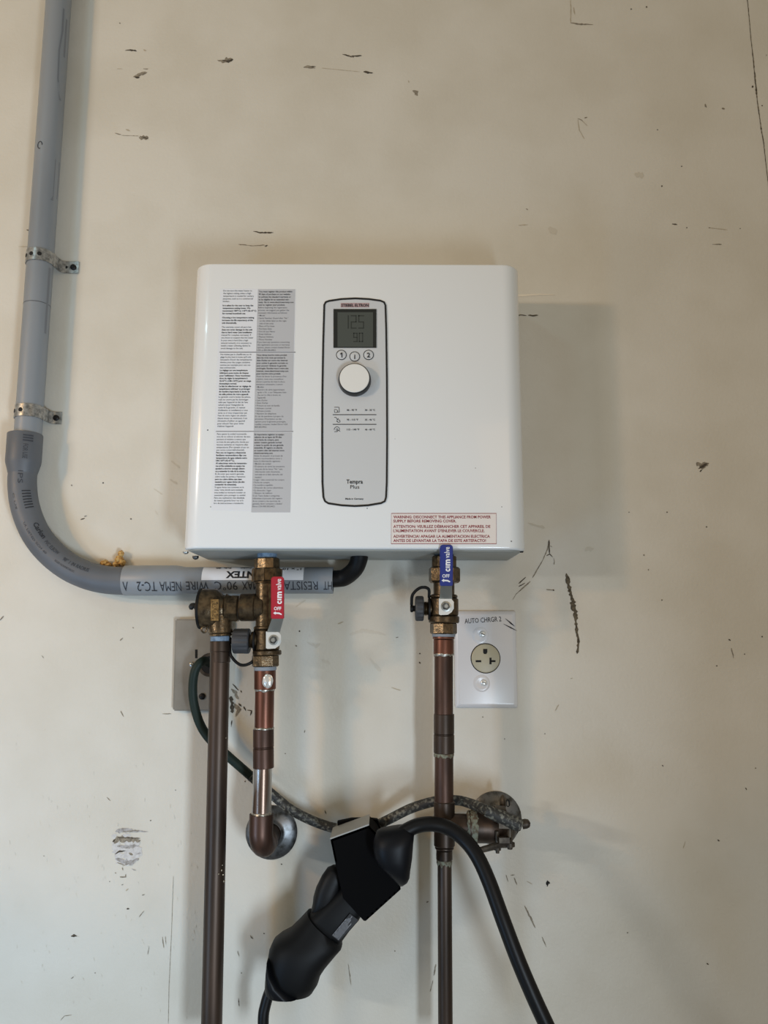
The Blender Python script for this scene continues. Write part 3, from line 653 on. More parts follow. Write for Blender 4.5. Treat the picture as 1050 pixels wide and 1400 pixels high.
RGT = [
 (398.6, [(1, "You must register this product within"), (1, "90 days of purchase on our website"), (1, "to activate the standard warranty or"), (1, "to be eligible for an extended war-"), (1, "ranty. Go to www.electricwarranty.com"), (1, "now to register your product."), (0, "Before beginning the registration"), (0, "process, we suggest you gather the"), (0, "necessary information as follows:"), (2, "• Model"), (2, "• Serial Number (found after \"Nr.\""), (2, "   on the white label on the right"), (2, "   side of the unit)"), (2, "• Place of Purchase"), (2, "• Purchase Date"), (2, "• First & Last Name"), (2, "• Email Address"), (2, "• Physical Address"), (2, "• Phone Number"), (0, "If you have any questions concerning"), (0, "the registration process or warranty"), (0, "options, please contact Stiebel Eltron"), (0, "USA at 800.582.8423.")]),
 (485.4, [(1, "Vous devez inscrire votre produit"), (1, "dans les trois mois qui suivent la"), (1, "date d'achat sur notre site Internet"), (1, "pour activer la garantie normale ou"), (1, "pour pouvoir réclamer la garantie"), (1, "prolongée. Rendez-vous à votre site"), (1, "Internet, www.electricwarranty.com"), (1, "pour inscrire votre produit."), (0, "Avant de lancer le processus d'ins-"), (0, "cription, nous vous conseillons"), (0, "d'avoir à portée de main la docu-"), (0, "mentation nécessaire, à savoir:"), (2, "• Modèle"), (2, "• Numéro de série (apparaissant"), (2, "   après « Nr. » sur l'étiquette blan-"), (2, "   che sur le côté à droite de"), (2, "   l'appareil)"), (2, "• Lieu d'achat"), (2, "• Date d'achat"), (2, "• Prénom et nom de famille"), (2, "• Adresse courriel"), (2, "• Adresse postale"), (2, "• Numéro de téléphone"), (0, "En cas de questions à propos du"), (0, "processus d'inscription ou des"), (0, "options pour la garantie prolongée,"), (0, "veuillez contacter Stiebel Eltron USA"), (0, "800.582.8423.")]),
 (594.0, [(1, "Es importante registrar su equipo"), (1, "adentro de un lapso de 90 días"), (1, "de la fecha de compra, para"), (1, "activar nuestra garantía normal"), (1, "o tener la opción de una garantía"), (1, "extendida. El registro se efectúa"), (1, "en nuestro sitio del internet www."), (1, "electricwarranty.com"), (0, "Antes de empezar el proceso de"), (0, "registro recomendamos tener a"), (0, "mano la información siguiente:"), (2, "• Modelo de unidad"), (2, "• El número de serial (se encuentra"), (2, "   después de las letras \"Nr.\" esta"), (2, "   información está claramente"), (2, "   marcada en el lado derecho del"), (2, "   equipo)"), (2, "• Lugar / sitio comercial de compra"), (2, "• Fecha de compra"), (2, "• Su nombre y apellido"), (2, "• Dirección de correo electrónico"), (2, "• Su dirección / lugar"), (2, "• Número de teléfono"), (0, "Si ud. Tiene dudas o preguntas"), (0, "referentes al proceso del registro"), (0, "de su compra y las opciones de"), (0, "garantía, favor contactar a Stiebel"), (0, "Eltron USA 800.582.8423.")])]
bm = bmesh.new(); prism(bm, [at(301.5, 394.5, FY), at(404.5, 395.5, FY), at(397.0, 700.5, FY), at(288.5, 697, FY)], (0, -.0002, 0))
LAB = obj('instruction_label', bm, M_LABELW, heater, smooth=0, label='white sticker of fine print in two columns')
bm = bmesh.new()
for y0, y1 in ((395.5, 480.5), (482.5, 588.8), (591, 700.5)):
    xl = lambda y: 352.6 - (y - 395) * .0295; xr = lambda y: 403.6 - (y - 395) * .0225
    prism(bm, [at(xl(y0), y0, FY - .0002), at(xr(y0), y0, FY - .0002), at(xr(y1), y1, FY - .0002), at(xl(y1), y1, FY - .0002)], (0, -.00015, 0))
obj('grey_column', bm, M_LABELG, LAB, smooth=0, label='grey right-hand column', kind='stuff')
reg, bold = bmesh.new(), bmesh.new()
for cols, xa, ya, xb, yb, wid in ((LFT, 305.4, 397, 292.2, 694, 46.2), (RGT, 353.9, 397, 345.0, 698, 48.0)):
    for y0, lines in cols:
        y = y0
        for ln in lines:
            if ln is None: y += 2.0; continue
            st, s = ln
            x = xa + (xb - xa) * (y - ya) / (yb - ya)
            ind = (2.2 if s.startswith('   ') else 0)
            bd = .028 if st == 1 else 0.004
            w = text_w(s.strip(), bd) * 2.98
            w = min(w, wid - ind)
            flat_text(bold if st == 1 else reg, s.strip(), x + ind, x + ind + w, y, 2.15, FY - .0004, bd)
            y += 3.64
for y in (481.4, 589.8):
    px_rect(reg, 300 - (y - 481) * .045, 404 - (y - 481) * .03, y - .35, y + .35, FY - .0004, .0001)
obj('printed_text', reg, M_INKSOFT, LAB, smooth=0, kind='stuff')
obj('printed_text', bold, M_INK, LAB, smooth=0, kind='stuff')

# ---- warning label
bm = bmesh.new(); px_rect(bm, 535, 678.4, 702, 743.4, FY, .0002)
WL = obj('warning_label', bm, M_LABELR, heater, smooth=0, label='clear sticker with red warning text')
bm = bmesh.new()
for s, x1, y in [('WARNING: DISCONNECT THIS APPLIANCE FROM POWER', 671, 706.8), ('SUPPLY BEFORE REMOVING COVER.', 623.8, 712.4), ('ATTENTION: VEUILLEZ DÉBRANCHER CET APPAREIL DE', 670.4, 719.8), ("L'ALIMENTATION AVANT D'ENLEVER LE COUVERCLE.", 662.5, 725.6), ('ADVERTENCIA! APAGAR LA ALIMENTACION ELECTRICA', 669.8, 733.3), ('ANTES DE LEVANTAR LA TAPA DE ESTE ARTEFACTO!', 664.4, 739.1)]:
    flat_text(bm, s, 537.7, x1, y, 3.7, FY - .0004, .022)
obj('printed_text', bm, M_RED_INK, WL, smooth=0)
bm = bmesh.new(); outline_strip(bm, [at(535, 702, FY), at(678.4, 702, FY), at(678.6, 743.4, FY), at(534.8, 743.4, FY)], .0007, FY - .0001, .0003)
obj('label_border', bm, M_RED_INK, WL, smooth=0)

# ================================================================== CONDUIT
CY = -.0245
def wpx(x, y, Y, w): return w * mpp(x, y, Y)
cond = thing('electrical_conduit', at(40, 590, 0), 'grey plastic electrical conduit dropping down the wall and sweeping under the heater', 'conduit')
bm = bmesh.new()
V = [(83.4, -40), (83, 0), (79.3, 122), (63.5, 340), (42, 546), (37.5, 598)]
V = [at(x, y, CY) for x, y in V]
# straight run: least curved line between its ends
A, B = at(84.6, -60, CY), at(37.8, 600, CY)
RC = .0178
tube(bm, [A + (B - A) * t for t in (0, .3, .6, .85, 1)], RC, 28)
obj('straight_pipe', bm, M_PVC, cond)
bm = bmesh.new()
c0 = A + (B - A) * .745
tube(bm, [c0, c0 + (B - A) * .0015], RC + .0002, 28); obj('pipe_joint', bm, M_PVCD, cond)
EP = [(34.5, 596), (31.5, 640), (30.5, 664), (34.7, 694), (47.5, 727), (67, 753), (92, 773.5), (117.6, 786), (144, 792.5), (172, 794.6)]
EL = spline([at(x, y, CY) for x, y in EP], 8)
bm = bmesh.new(); tube(bm, EL, .0183, 28); obj('elbow', bm, M_PVCD, cond, label='darker grey swept elbow')
bm = bmesh.new()
b0 = EL[0]; b1 = EL[8]; dirv = (b1 - b0).normalized()
lathe(bm, b0 + dirv * -.001, dirv, [(-.001, RC), (-.001, .0222), (.0, .0227), (.036, .0227), (.040, .0222), (.054, .0184)], 32)
obj('elbow_bell', bm, M_PVCD, cond)
H0, H1 = at(171, 793.6, CY), at(455.5, 793.4, CY)
hx = (H1 - H0).normalized(); HL = (H1 - H0).length
kk = HL / 284.5
bm = bmesh.new()
lathe(bm, H0, hx, [(0, .0180), (0, .0196), (.0006, .0200), (70 * kk, .0200), (84 * kk, .0176), (HL, .0176), (HL, .0150), (HL - .03, .0150)], 36)
obj('horizontal_pipe', bm, M_PVC, cond)
# print on the horizontal run, upside down
RH = .0176
def on_pipe(xpx, ang, r):
    c = H0 + hx * ((xpx - 171) * kk)
    up = Vector((0, 0, 1)); f = Vector((0, -1, 0))
    return c + (f * math.cos(ang) + up * math.sin(ang)) * r
def pipe_text(bm, body, xl, xr, ymid, cap, r, flip=True, bold=0.0):
    """ymid/cap in picture pixels below the pipe's middle line"""
    a0 = math.asin(max(-1, min(1, -(ymid - 793.4) / 17.3)))
    da = cap / 17.3
    if flip:
        put_text(bm, body, lambda s, v: on_pipe(xr + (xl - xr) * s, a0 - (v - .5) * da, r), bold, 7)
    else:
        put_text(bm, body, lambda s, v: on_pipe(xl + (xr - xl) * s, a0 + (v - .5) * da, r), bold, 7)
bm = bmesh.new()
for s, a, b, rr in [('NEMA', 224, 253, RH), ('TC-2', 193.5, 220, .0200), ('WIRE', 258.5, 289, RH), ('90°C', 297, 328, RH), ('MAX', 334, 356, RH), ('RESISTANT', 372, 436, RH), ('HT', 443.5, 455, RH)]:
    rr = .0200 if a < 241 else RH
    pipe_text(bm, s, a, b, 801.5, 11.5, rr + .0004, True, .0)
pipe_text(bm, 'V', 174.5, 181.5, 801.5, 11.5, .0204, False, 0)
obj('printed_text', bm, M_PVCINK, cond, smooth=0)
bm = bmesh.new()
g = []
for x in range(0, 24):
    xp = 279.5 + x / 23 * 137
    g.append([on_pipe(xp, a, RH + .0003) for a in [-.05 + k / 8 * 1.25 for k in range(9)]])
vv = [[bm.verts.new(p) for p in row] for row in g]
for i in range(23):
    for j in range(8): bm.faces.new((vv[i][j], vv[i + 1][j], vv[i + 1][j + 1], vv[i][j + 1]))
STK = obj('sticker', bm, M_LABELW, cond, label='white maker sticker upside down on the pipe')
bm = bmesh.new()
pipe_text(bm, 'CANTEX', 312, 372, 787.2, 8.6, RH + .0006, True, .04)
pipe_text(bm, 'Sch. 40', 297, 318, 778.6, 3.4, RH + .0006, True, .03)
pipe_text(bm, '1" x 10\'', 386, 413, 780.0, 4.2, RH + .0006, True, .02)
pipe_text(bm, 'Conduit', 330, 345, 778.6, 3.4, RH + .0006, True, .02)
obj('printed_text', bm, M_INK, STK, smooth=0)
# print on the elbow, following the sweep
fr_el = frames(EL)
cum = [0.0]
for a, b in zip(EL, EL[1:]): cum.append(cum[-1] + (b - a).length)
def near_s(px, py):
    p = at(px, py, CY)
    return cum[min(range(len(EL)), key=lambda i: (EL[i] - p).length)]
def on_elbow(s, ang, r):
    i = 0
    while i < len(cum) - 2 and cum[i + 1] < s: i += 1
    t = max(0, min(1, (s - cum[i]) / max(1e-9, cum[i + 1] - cum[i])))
    c = EL[i].lerp(EL[i + 1], t)
    tt, sd, f = fr_el[i]
    inner = Vector((tt.z, 0, -tt.x)) * -1
    if inner.dot(Vector((.7, 0, .7))) < 0: inner = -inner
    return c + (Vector((0, -1, 0)) * math.cos(ang) + inner * math.sin(ang)) * r
def elbow_text(bm, body, s0, s1, a0, cap, r=.0183, bold=0):
    put_text(bm, body, lambda u, v: on_elbow(s0 + (s1 - s0) * u, a0 + (v - .5) * cap / r, r + .0004), bold, 4)
sc_ = near_s(47.5, 727)
bm = bmesh.new()
elbow_text(bm, 'Carlon', sc_ - .006, sc_ + .021, .62, .0062, bold=.03)
sb = near_s(33, 685)
for k in range(7):
    s0 = sb - .012 + k * .0042
    for q in (0,):
        pts4 = [on_elbow(s0, .35, .0187), on_elbow(s0 + .0016, .35, .0187), on_elbow(s0 + .0016, .95, .0187), on_elbow(s0, .95, .0187)]
        mid = [on_elbow(s0, .65, .0188), on_elbow(s0 + .0016, .65, .0188)]
        a, b_2, c_, d_ = [bm.verts.new(p) for p in pts4]; m0, m1 = [bm.verts.new(p) for p in mid]
        bm.faces.new((a, b_2, m1, m0)); bm.faces.new((m0, m1, c_, d_))
obj('printed_text', bm, M_PVCINK, cond, smooth=0)
bm = bmesh.new()
elbow_text(bm, 'PVC ELBOW', sc_ + .026, sc_ + .052, .5, .005); elbow_text(bm, 'UL LISTED SCH 40', sc_ - .012, sc_ + .04, -.05, .0026)
elbow_text(bm, '90° 1 IN RADIUS', sc_ + .062, sc_ + .102, .42, .0048, bold=.01); elbow_text(bm, 'RIGID NONMETALLIC', sc_ + .055, sc_ + .085, -.02, .0026)
elbow_text(bm, 'C US', sb - .01, sb + .012, -.25, .0022); elbow_text(bm, '1 NPS', sb - .06, sb - .022, .3, .006)
elbow_text(bm, 'FOR USE', near_s(34.5, 596) + .016, near_s(34.5, 596) + .036, .5, .006, r=.0227)
elbow_text(bm, '|||', .003, .012, .68, .009, r=.0227, bold=.03)
obj('printed_text', bm, M_PVCFAINT, cond, smooth=0)
# maker's rub mark high on the straight pipe
bm = bmesh.new()
cp = at(59.5, 226, CY - RC * .99)
pc = A + (B - A) * ((226 + 60) / 660)
for (dx, dz) in [(-.001, .006), (.001, -.004)]:
    pass
outl = [(pc + Vector((-.004 + .0034 * math.cos(a), 0, .0055 * math.sin(a)))) for a in [2 * PI * k / 14 for k in range(14)]]
for a, b in zip(outl[:11], outl[1:12]):
    def onp(p):
        d = p.x - pc.x
        return Vector((p.x, pc.y - math.sqrt(max(0, (RC + .0003) ** 2 - d * d)), p.z))
    qa, qb = onp(a), onp(b)
    n = (qb - qa).normalized().cross(Vector((0, 1, 0))) * .0007
    prism(bm, [qa + n, qb + n, qb - n, qa - n], (0, -.0001, 0))
obj('rub_mark', bm, M_PVCFAINT, cond, smooth=0)

def pipe_streak(pts, w):
    bm = bmesh.new()
    rows = []
    for x, y in pts:
        t = (y + 60) / 660.0
        c = A + (B - A) * t
        p = at(x, y, CY - RC * .9)
        dx = max(-.95 * RC, min(.95 * RC, p.x - c.x))
        rows.append([bm.verts.new(Vector((c.x + d, c.y - math.sqrt(max(0, (RC + .0002) ** 2 - d * d)), c.z))) for d in (dx - w / 2, dx + w / 2)])
    for a, b in zip(rows, rows[1:]): bm.faces.new((a[0], a[1], b[1], b[0]))
    obj('rub_mark', bm, mat('faint_rub', srgb(112, 117, 124), .5), cond, smooth=0)
pipe_streak([(84, 28), (82, 60), (78, 90), (76, 130), (77, 158)], .0016)
pipe_streak([(90, 40), (86, 70), (84, 95)], .0010)
pipe_streak([(77, 240), (75, 262), (72, 290), (66, 297)], .0022)
pipe_streak([(69, 385), (67, 430), (65, 470)], .0012)

# straps
def strap(py, tailpx, label, hole_off):
    t = (py + 60) / 660.0
    c = A + (B - A) * t
    R = RC + .0008; th = .0011; hgt = 17.5 * mpp(60, py, CY)
    root = thing('pipe_strap', Vector((c.x, 0, c.z)), label, 'strap', 'perforated straps holding the conduit')
    path = []
    path.append(Vector((c.x - R, -.0006)))
    for k in range(0, 17):
        a = PI + k / 16 * (PI * .93)
        path.append(Vector((c.x + R * math.cos(a), c.y + R * math.sin(a))))
    e = path[-1]
    tx = at(tailpx, py + 18, 0).x
    path += [Vector((e.x + .0012, -.010)), Vector((e.x + .004, -.0035)), Vector((e.x + .009, -.0016)), Vector((tx, -.0014))]
    bm = bmesh.new()
    n = len(path); rings = []
    slope = (B - A); slope = slope / abs(slope.z)
    for i, p in enumerate(path):
        a = path[max(i - 1, 0)]; b = path[min(i + 1, n - 1)]
        tt = (b - a).normalized(); nn = Vector((-tt.y, tt.x)) * (th / 2)
        if nn.dot(p - Vector((c.x, c.y))) < 0 and i < 17: nn = -nn
        o_, i_ = p + nn, p - nn
        rings.append([bm.verts.new((o_.x, o_.y, c.z - hgt / 2)), bm.verts.new((o_.x, o_.y, c.z + hgt / 2)), bm.verts.new((i_.x, i_.y, c.z + hgt / 2)), bm.verts.new((i_.x, i_.y, c.z - hgt / 2))])
    for i in range(n - 1):
        for k in range(4):
            bm.faces.new((rings[i][k], rings[i][(k + 1) % 4], rings[i + 1][(k + 1) % 4], rings[i + 1][k]))
    bm.faces.new(rings[0]); bm.faces.new(rings[-1][::-1])
    obj('strap_band', bm, M_GALV, root, smooth=50)
    for ang in hole_off:
        d = Vector((math.sin(ang), -math.cos(ang), 0))
        bm = bmesh.new(); lathe(bm, c + d * (R + th / 2 - .0006), d, [(0, .0030), (.0007, .0030), (.0008, .0028)], 14)
        obj('strap_hole', bm, M_HOLE, root)
    sp = Vector((tx - .0075, -.002, c.z))
    plain_screw(root, sp, (0, -1, 0), .0042, M_SCREWB, h=.003)
    bm = bmesh.new(); lathe(bm, Vector((e.x + .0095, -.0021, c.z)), (0, -1, 0), [(0, .0022), (.0003, .0022)], 12); obj('strap_hole', bm, M_HOLE, root)
strap(371.5, 106.5, 'upper perforated metal strap holding the grey conduit to the wall', (-.85, -.25, .35))
strap(568.5, 84.0, 'lower perforated metal strap just above the conduit elbow', (-.9, -.2))

# black supply cable from the conduit's end up into the heater
cab = thing('supply_cable', at(456, 793, CY), 'short black power cable from the conduit end into the heater', 'cable')
bm = bmesh.new()
tube(bm, spline([H1 - hx * .028, H1 + hx * .004 + Vector((0, 0, .002)), at(472, 789, -.027), at(485, 778, -.038), at(491, 764, -.045), at(492, 752, -.05)], 8), .0112, 18)
obj('cable_jacket', bm, M_RUBBER, cab)

# dried foam
from mathutils import noise
for P, lab in [([(165.5, 757, 3.6, 4.6), (163, 765, 5.6, 5.2), (159, 771.5, 4.6, 3.6), (167, 769, 4.2, 4.6)], 'taller lump of dried orange foam sitting on the conduit elbow'),
               ([(143.5, 770.5, 5.8, 4.8), (149, 772, 3.6, 3.2)], 'smaller low lump of dried orange foam to the left on the conduit elbow')]:
    bm = bmesh.new()
    for x, y, rx, ry in P:
        c = at(x, y, -.007)
        ret = bmesh.ops.create_icosphere(bm, subdivisions=3, radius=.001, matrix=Matrix.Translation(c) @ Matrix.Diagonal((rx, 5.5, ry, 1)))
        for v in ret['verts']:
            v.co += (v.co - c) * (.35 * noise.noise(v.co * 420) + .12 * noise.noise(v.co * 1100))
            v.co.y = min(v.co.y, -.0003)
    o = obj('foam_lump', bm, M_FOAM, None, smooth=60); o['label'] = lab; o['category'] = 'foam'; o['group'] = 'dried foam lumps on the conduit'

# ================================================================== PLUMBING
PYP = -.075
def vrun(xc, segs, Y, chf=.0006, n=32, twist=0.0, xc2=None, hexa=False):
    """a turned vertical fitting; segs: (top y, bottom y, half width) measured on the picture"""
    bm = bmesh.new()
    y0 = segs[0][0]; y1 = segs[-1][1]
    a = at(xc, y0, Y); b = at(xc2 if xc2 is not None else xc, y1, Y)
    ax = (b - a); L = ax.length
    f = lambda y: (at(xc, y, Y).z - a.z) / (b.z - a.z) * L
    pr = chamfer([(f(p), f(q), w * mpp(xc, (p + q) / 2, Y)) for p, q, w in segs], chf)
    lathe(bm, a, ax, pr, n, twist)
    return bm

def drop_pipe(xc, y0, y1, hw, Y, xc2=None, n=28):
    bm = bmesh.new()
    a, b = at(xc, y0, Y), at(xc2 if xc2 is not None else xc, y1, Y)
    r = hw * mpp(xc, y0, Y)
    tube(bm, [a + (b - a) * k / 4 for k in range(5)], r, n)
    return bm

def lever(root, m, x0, x1, y0, y1, xt0, xt1, yb, word, plate, nut, group_names):
    """flat lever: coloured grip, bare steel neck, bright pivot plate, nut, white lettering"""
    Yg = PYP - .0440
    pts = [(x0 + 1.5, y0 + .6), (x0 + 3, y0), (x1 - 3, y0), (x1 - 1, y0 + 1), (x1, y0 + 3), (x1, y1), (x0, y1), (x0, y0 + 3)]
    bm = bmesh.new(); prism(bm, [at(x, y, Yg) for x, y in pts], (0, -.0036, 0))
    bmesh.ops.bevel(bm, geom=[e for e in bm.edges], offset=.0008, segments=2, affect='EDGES')
    grip = obj('lever_grip', bm, m, root, label=group_names[0])
    xm = (x0 + x1) / 2
    # print reads upward
    bm = bmesh.new()
    Yt = Yg - .0037
    def vt(body, xc, ya, yb_, cap, bold=0):
        a = at(xc, yb_, Yt); b = at(xc, ya, Yt); u = b - a; right = Vector((1, 0, 0)); ch = cap * mpp(xc, ya, Yt)
        put_text(bm, body, lambda s, v: a + u * s + right * (-(v - .5) * ch), bold)
    H = y1 - y0
    for ch, f0, f1 in (('c', .35, .35 + .30 * .25), ('i', .35 + .30 * .31, .35 + .30 * .42), ('m', .35 + .30 * .48, .65)):
        if ch == 'i':
            prism(bm, [at(xx, yy, Yt) for xx, yy in ((xm - .7, y0 + H * (1 - f1)), (xm + 5.0, y0 + H * (1 - f1)), (xm + 5.0, y0 + H * (1 - f0)), (xm - .7, y0 + H * (1 - f0)))], (0, -.0002, 0))
        else:
            vt(ch, xm + 1.0, y0 + H * (1.0 - f1), y0 + H * (1.0 - f0), 8.0, .04)
    vt('valve', xm + 1.0, y0 + H * .05, y0 + H * .32, 7.0, .01)
    flat_text(bm, 'OFF', xm - 5.4, xm + 4.6, y0 + H * .755, 4.4, Yt, .02)
    ya_ = y0 + H * .865
    P = [(xm - 6.5, ya_), (xm - 3, ya_ - 2.4), (xm - 3, ya_ - 1), (xm + 2, ya_ - .8), (xm + 5.5, ya_ + 1.2), (xm + 5.0, ya_ + 2.6), (xm + 1, ya_ + 1.2), (xm - 3, ya_ + 1), (xm - 3, ya_ + 2.2)]
    prism(bm, [at(x, y, Yt) for x, y in P], (0, -.0002, 0))
    obj('printed_text', bm, M_WHITE_INK, grip, smooth=0)
    px0, px1, py0, py1 = plate
    Yp_ = PYP - .0215
    bm = bmesh.new()
    A_ = [at(x0 + 1, y1 - 1, Yg - .0006), at(x1 - 1, y1 - 1, Yg - .0006), at(px1 - 2, py0 + 1, Yp_ - .0030), at(px0 + 1, py0 + 1, Yp_ - .0030)]
    prism(bm, A_, (0, .0024, 0))
    obj('lever_neck', bm, M_STEEL, root, label='bare steel neck of the lever')
    bm = bmesh.new()
    Q = [(px0, py0), (px1 - 4, py0), (px1, py0 + 5), (px1, py1 - 9), (px1 - 3, py1 - 4), (px1 - 8, py1 - .5), (px0 + 2, py1), (px0, py1 - 1)]
    prism(bm, [at(x, y, Yp_ - .0008) for x, y in Q], (0, -.0024, 0))
    obj('pivot_plate', bm, M_BRIGHT, root, label='bright zinc pivot plate')
    nc = at(nut[0], nut[1], Yp_ - .003)
    k = .00095
    bm = bmesh.new(); lathe(bm, nc, (0, -1, 0), [(0, 6.6 * k), (.0008, 6.6 * k), (.001, 5.6 * k)], 20); obj('washer', bm, M_STEEL, root)
    bm = bmesh.new(); lathe(bm, nc + Vector((0, -.001, 0)), (0, -1, 0), [(0, 5.0 * k), (.003, 5.0 * k), (.0036, 4.3 * k)], 6, .3); nt_ = obj('nut', bm, M_CHROME, root, smooth=20)
    bm = bmesh.new(); lathe(bm, nc + Vector((0, -.0046, 0)), (0, -1, 0), [(0, 2.8 * k), (.0014, 2.8 * k), (.002, 2.2 * k)], 12); obj('stem_end', bm, M_STEEL, nt_)
    # stem between body and plate
    bm = bmesh.new(); lathe(bm, at(nut[0], nut[1], PYP - .008), (0, -1, 0), [(0, .0075), (.012, .0075), (.0142, .006)], 20); obj('stem_boss', bm, M_BRASSD, root)

def drain_cap(root, xg, yc, side, hang):
    """side outlet to the left of a valve with a ribbed grey cap, its flange, threads and retaining strap
       xg: (body edge, thread left, flange left, cap left)"""
    xb, xt, xf, xc = xg
    Y = PYP
    k = mpp(xb, yc, Y)
    base = at(xb, yc, Y)
    ax = Vector((-1, 0, 0))
    bm = bmesh.new()
    L = (xb - xf) * k
    pr = [(-.004, 9.5 * k), (L * .35, 9.5 * k)]
    z = L * .35; i = 0
    while z < L:
        pr += [(z, 8.6 * k), (z + L * .06, 10.2 * k), (z + L * .12, 8.6 * k)]; z += L * .14
    lathe(bm, base, ax, pr, 24); obj('drain_outlet', bm, M_BRASSD, root)
    L0 = (xb - xf) * k; L1 = (xb - xc) * k
    bm = bmesh.new()
    n = 36
    prof = [(L0, .92), (L0 + .0012, 1.0), (L1 - .002, 1.0), (L1 - .0005, .93), (L1, .8), (L1, .3)]
    rings = []
    for h, s in prof:
        row = []
        for j in range(n):
            a = 2 * PI * j / n
            rr = 17.2 * k * s * (1 - (.055 if j % 3 == 0 and s > .95 else 0))
            row.append(bm.verts.new(base + ax * h + Vector((0, -math.cos(a), math.sin(a))) * rr))
        rings.append(row)
    for a, b in zip(rings, rings[1:]):
        for j in range(n): bm.faces.new((a[j], a[(j + 1) % n], b[(j + 1) % n], b[j]))
    bm.faces.new(rings[0]); bm.faces.new(rings[-1][::-1])
    cap = obj('drain_cap', bm, M_CAP, root, smooth=25, label='ribbed grey plastic drain cap')
    bm = bmesh.new(); lathe(bm, base + ax * (L1 - .0005), ax, [(0, 4 * k), (.003, 4 * k), (.0036, 5.2 * k), (.006, 5.2 * k), (.0066, 4 * k)], 14); obj('cap_stud', bm, M_RUBBER, cap)
    bm = bmesh.new(); xs = (xb - xt) * k; lathe(bm, base + ax * (xs * .35), ax, [(0, 11 * k), (0, 15.5 * k), (.0022, 15.5 * k), (.0022, 11 * k)], 24); obj('strap_ring', bm, M_RUBBER, root)
    s = -1 if hang else 1
    p0 = base + ax * (xs * .35 + .001) + Vector((0, 0, s * 15 * k)); p1 = base + ax * (L1 + .0045) + Vector((0, 0, s * 5 * k))
    mid = (p0 + p1) / 2 + Vector((0, -.004, s * (22 if hang else 18) * k))
    bm = bmesh.new()
    path = spline([p0, p0 * .72 + mid * .28 + Vector((.002, -.002, s * 8 * k)), mid, p1 * .6 + mid * .4 + Vector((-.003, -.002, s * 4.5 * k)), p1], 7)
    tube(bm, path, .0019, 10); obj('cap_strap', bm, M_RUBBER, root)

def ring_nut(xc, y0, y1, hw, Y, n=8, m=None, twist=.2):
    bm = vrun(xc, [(y0, y1, hw)], Y, .0009, n, twist)
    return bm

# ---- hot side ball valve
hot = thing('ball_valve', at(365.5, 830, PYP), 'brass ball valve with a red lever under the left of the heater', 'valve', 'isolating ball valves under the heater')
XH = 365.2
def part_(root, name, bm, m, label=None, smooth=35): return obj(name, bm, m, root, smooth=smooth, label=label)
part_(hot, 'thread_sealant', vrun(XH, [(750, 764.5, 13.4)], PYP), M_TAPE, 'blue thread sealant')
part_(hot, 'union_tail', vrun(XH, [(763.5, 778.5, 17.6)], PYP, .0012, 10), M_BRASS, None, 20)
part_(hot, 'union_nut', vrun(XH, [(777.5, 795.5, 20.4)], PYP, .0014, 8, .25), M_BRASS, None, 20)
for k in range(8):
    a = .25 + 2 * PI * (k + .5) / 8
    c = at(XH, 786.5, PYP); r = 20.4 * mpp(XH, 786, PYP) * .95
    bm = bmesh.new()
    d = Vector((math.sin(a), -math.cos(a), 0)); s = Vector((math.cos(a), math.sin(a), 0))
    q = c + d * (r - .0018)
    prism(bm, [q + s * .002 + Vector((0, 0, .0078)), q - s * .002 + Vector((0, 0, .0078)), q - s * .002 - Vector((0, 0, .0078)), q + s * .002 - Vector((0, 0, .0078))], d * .0034)
    part_(hot, 'nut_lug', bm, M_BRASS)
part_(hot, 'snap_ring', vrun(XH - 1, [(795.5, 798, 17.2)], PYP), M_BRASSD)
part_(hot, 'valve_neck', vrun(XH - 1.5, [(797.5, 858, 14.2)], PYP), M_BRASS)
part_(hot, 'valve_body', vrun(XH, [(856, 861, 18.2), (861, 889, 16.8), (889, 896, 19.6)], PYP, .0012), M_BRASSD)
part_(hot, 'hex_end', vrun(XH - 2.4, [(895.5, 911.5, 18.8)], PYP, .0014, 8, .1), M_BRASS, None, 20)
bm = bmesh.new()
lathe(bm, at(XH - 10, 874, PYP), (-1, 0, 0), [(0, 10 * .00095), (.010, 10 * .00095)], 20); part_(hot, 'side_boss', bm, M_BRASSD)
lever(hot, M_RED, 371.0, 388.8, 788.6, 846, 0, 0, 864, None, (364, 384.5, 863.5, 887), (374.2, 875), ('red vinyl lever grip',))
drain_cap(hot, (352, 346, 341.5, 319), 876.5, -1, True)
# side tee toward the relief valve
bm = bmesh.new()
q = at(354, 830.5, PYP)
lathe(bm, q, (-1, 0, 0), [(-.006, .0155), (.004, .0155), (.005, .0172), (.022, .0172), (.0235, .016), (.0235, .0115)], 28)
part_(hot, 'relief_branch', bm, M_BRASSD)

# ---- relief valve
rel = thing('relief_valve', at(300, 835, PYP), 'round brass pressure relief valve beside the red-levered valve', 'valve')
kx = mpp(310, 832, PYP)
q = at(328.5, 832, PYP)
bm = bmesh.new(); lathe(bm, q + Vector((.012, 0, 0)), (-1, 0, 0), [(0, .0125), (.013, .0125), (.0135, .014), (.0155, .014), (.016, .0125)], 24); part_(rel, 'threaded_nipple', bm, mat('grey_thread_tape', srgb(120, 112, 104), .6, .4))
bm = bmesh.new(); lathe(bm, at(327, 832, PYP), (-1, 0, 0), [(0, .0155), (.0012, .0172), (.0165, .0172), (.018, .0155)], 8, .39); part_(rel, 'hex_inlet', bm, M_BRASS, None, 20)
bm = bmesh.new(); lathe(bm, at(311, 832, PYP), (-1, 0, 0), [(-.002, .0165), (.001, .0185), (.003, .0165), (.006, .0175), (.012, .0235), (.0145, .0245), (.034, .0245), (.035, .0235), (.035, .010)], 36); part_(rel, 'relief_body', bm, M_BRASS)
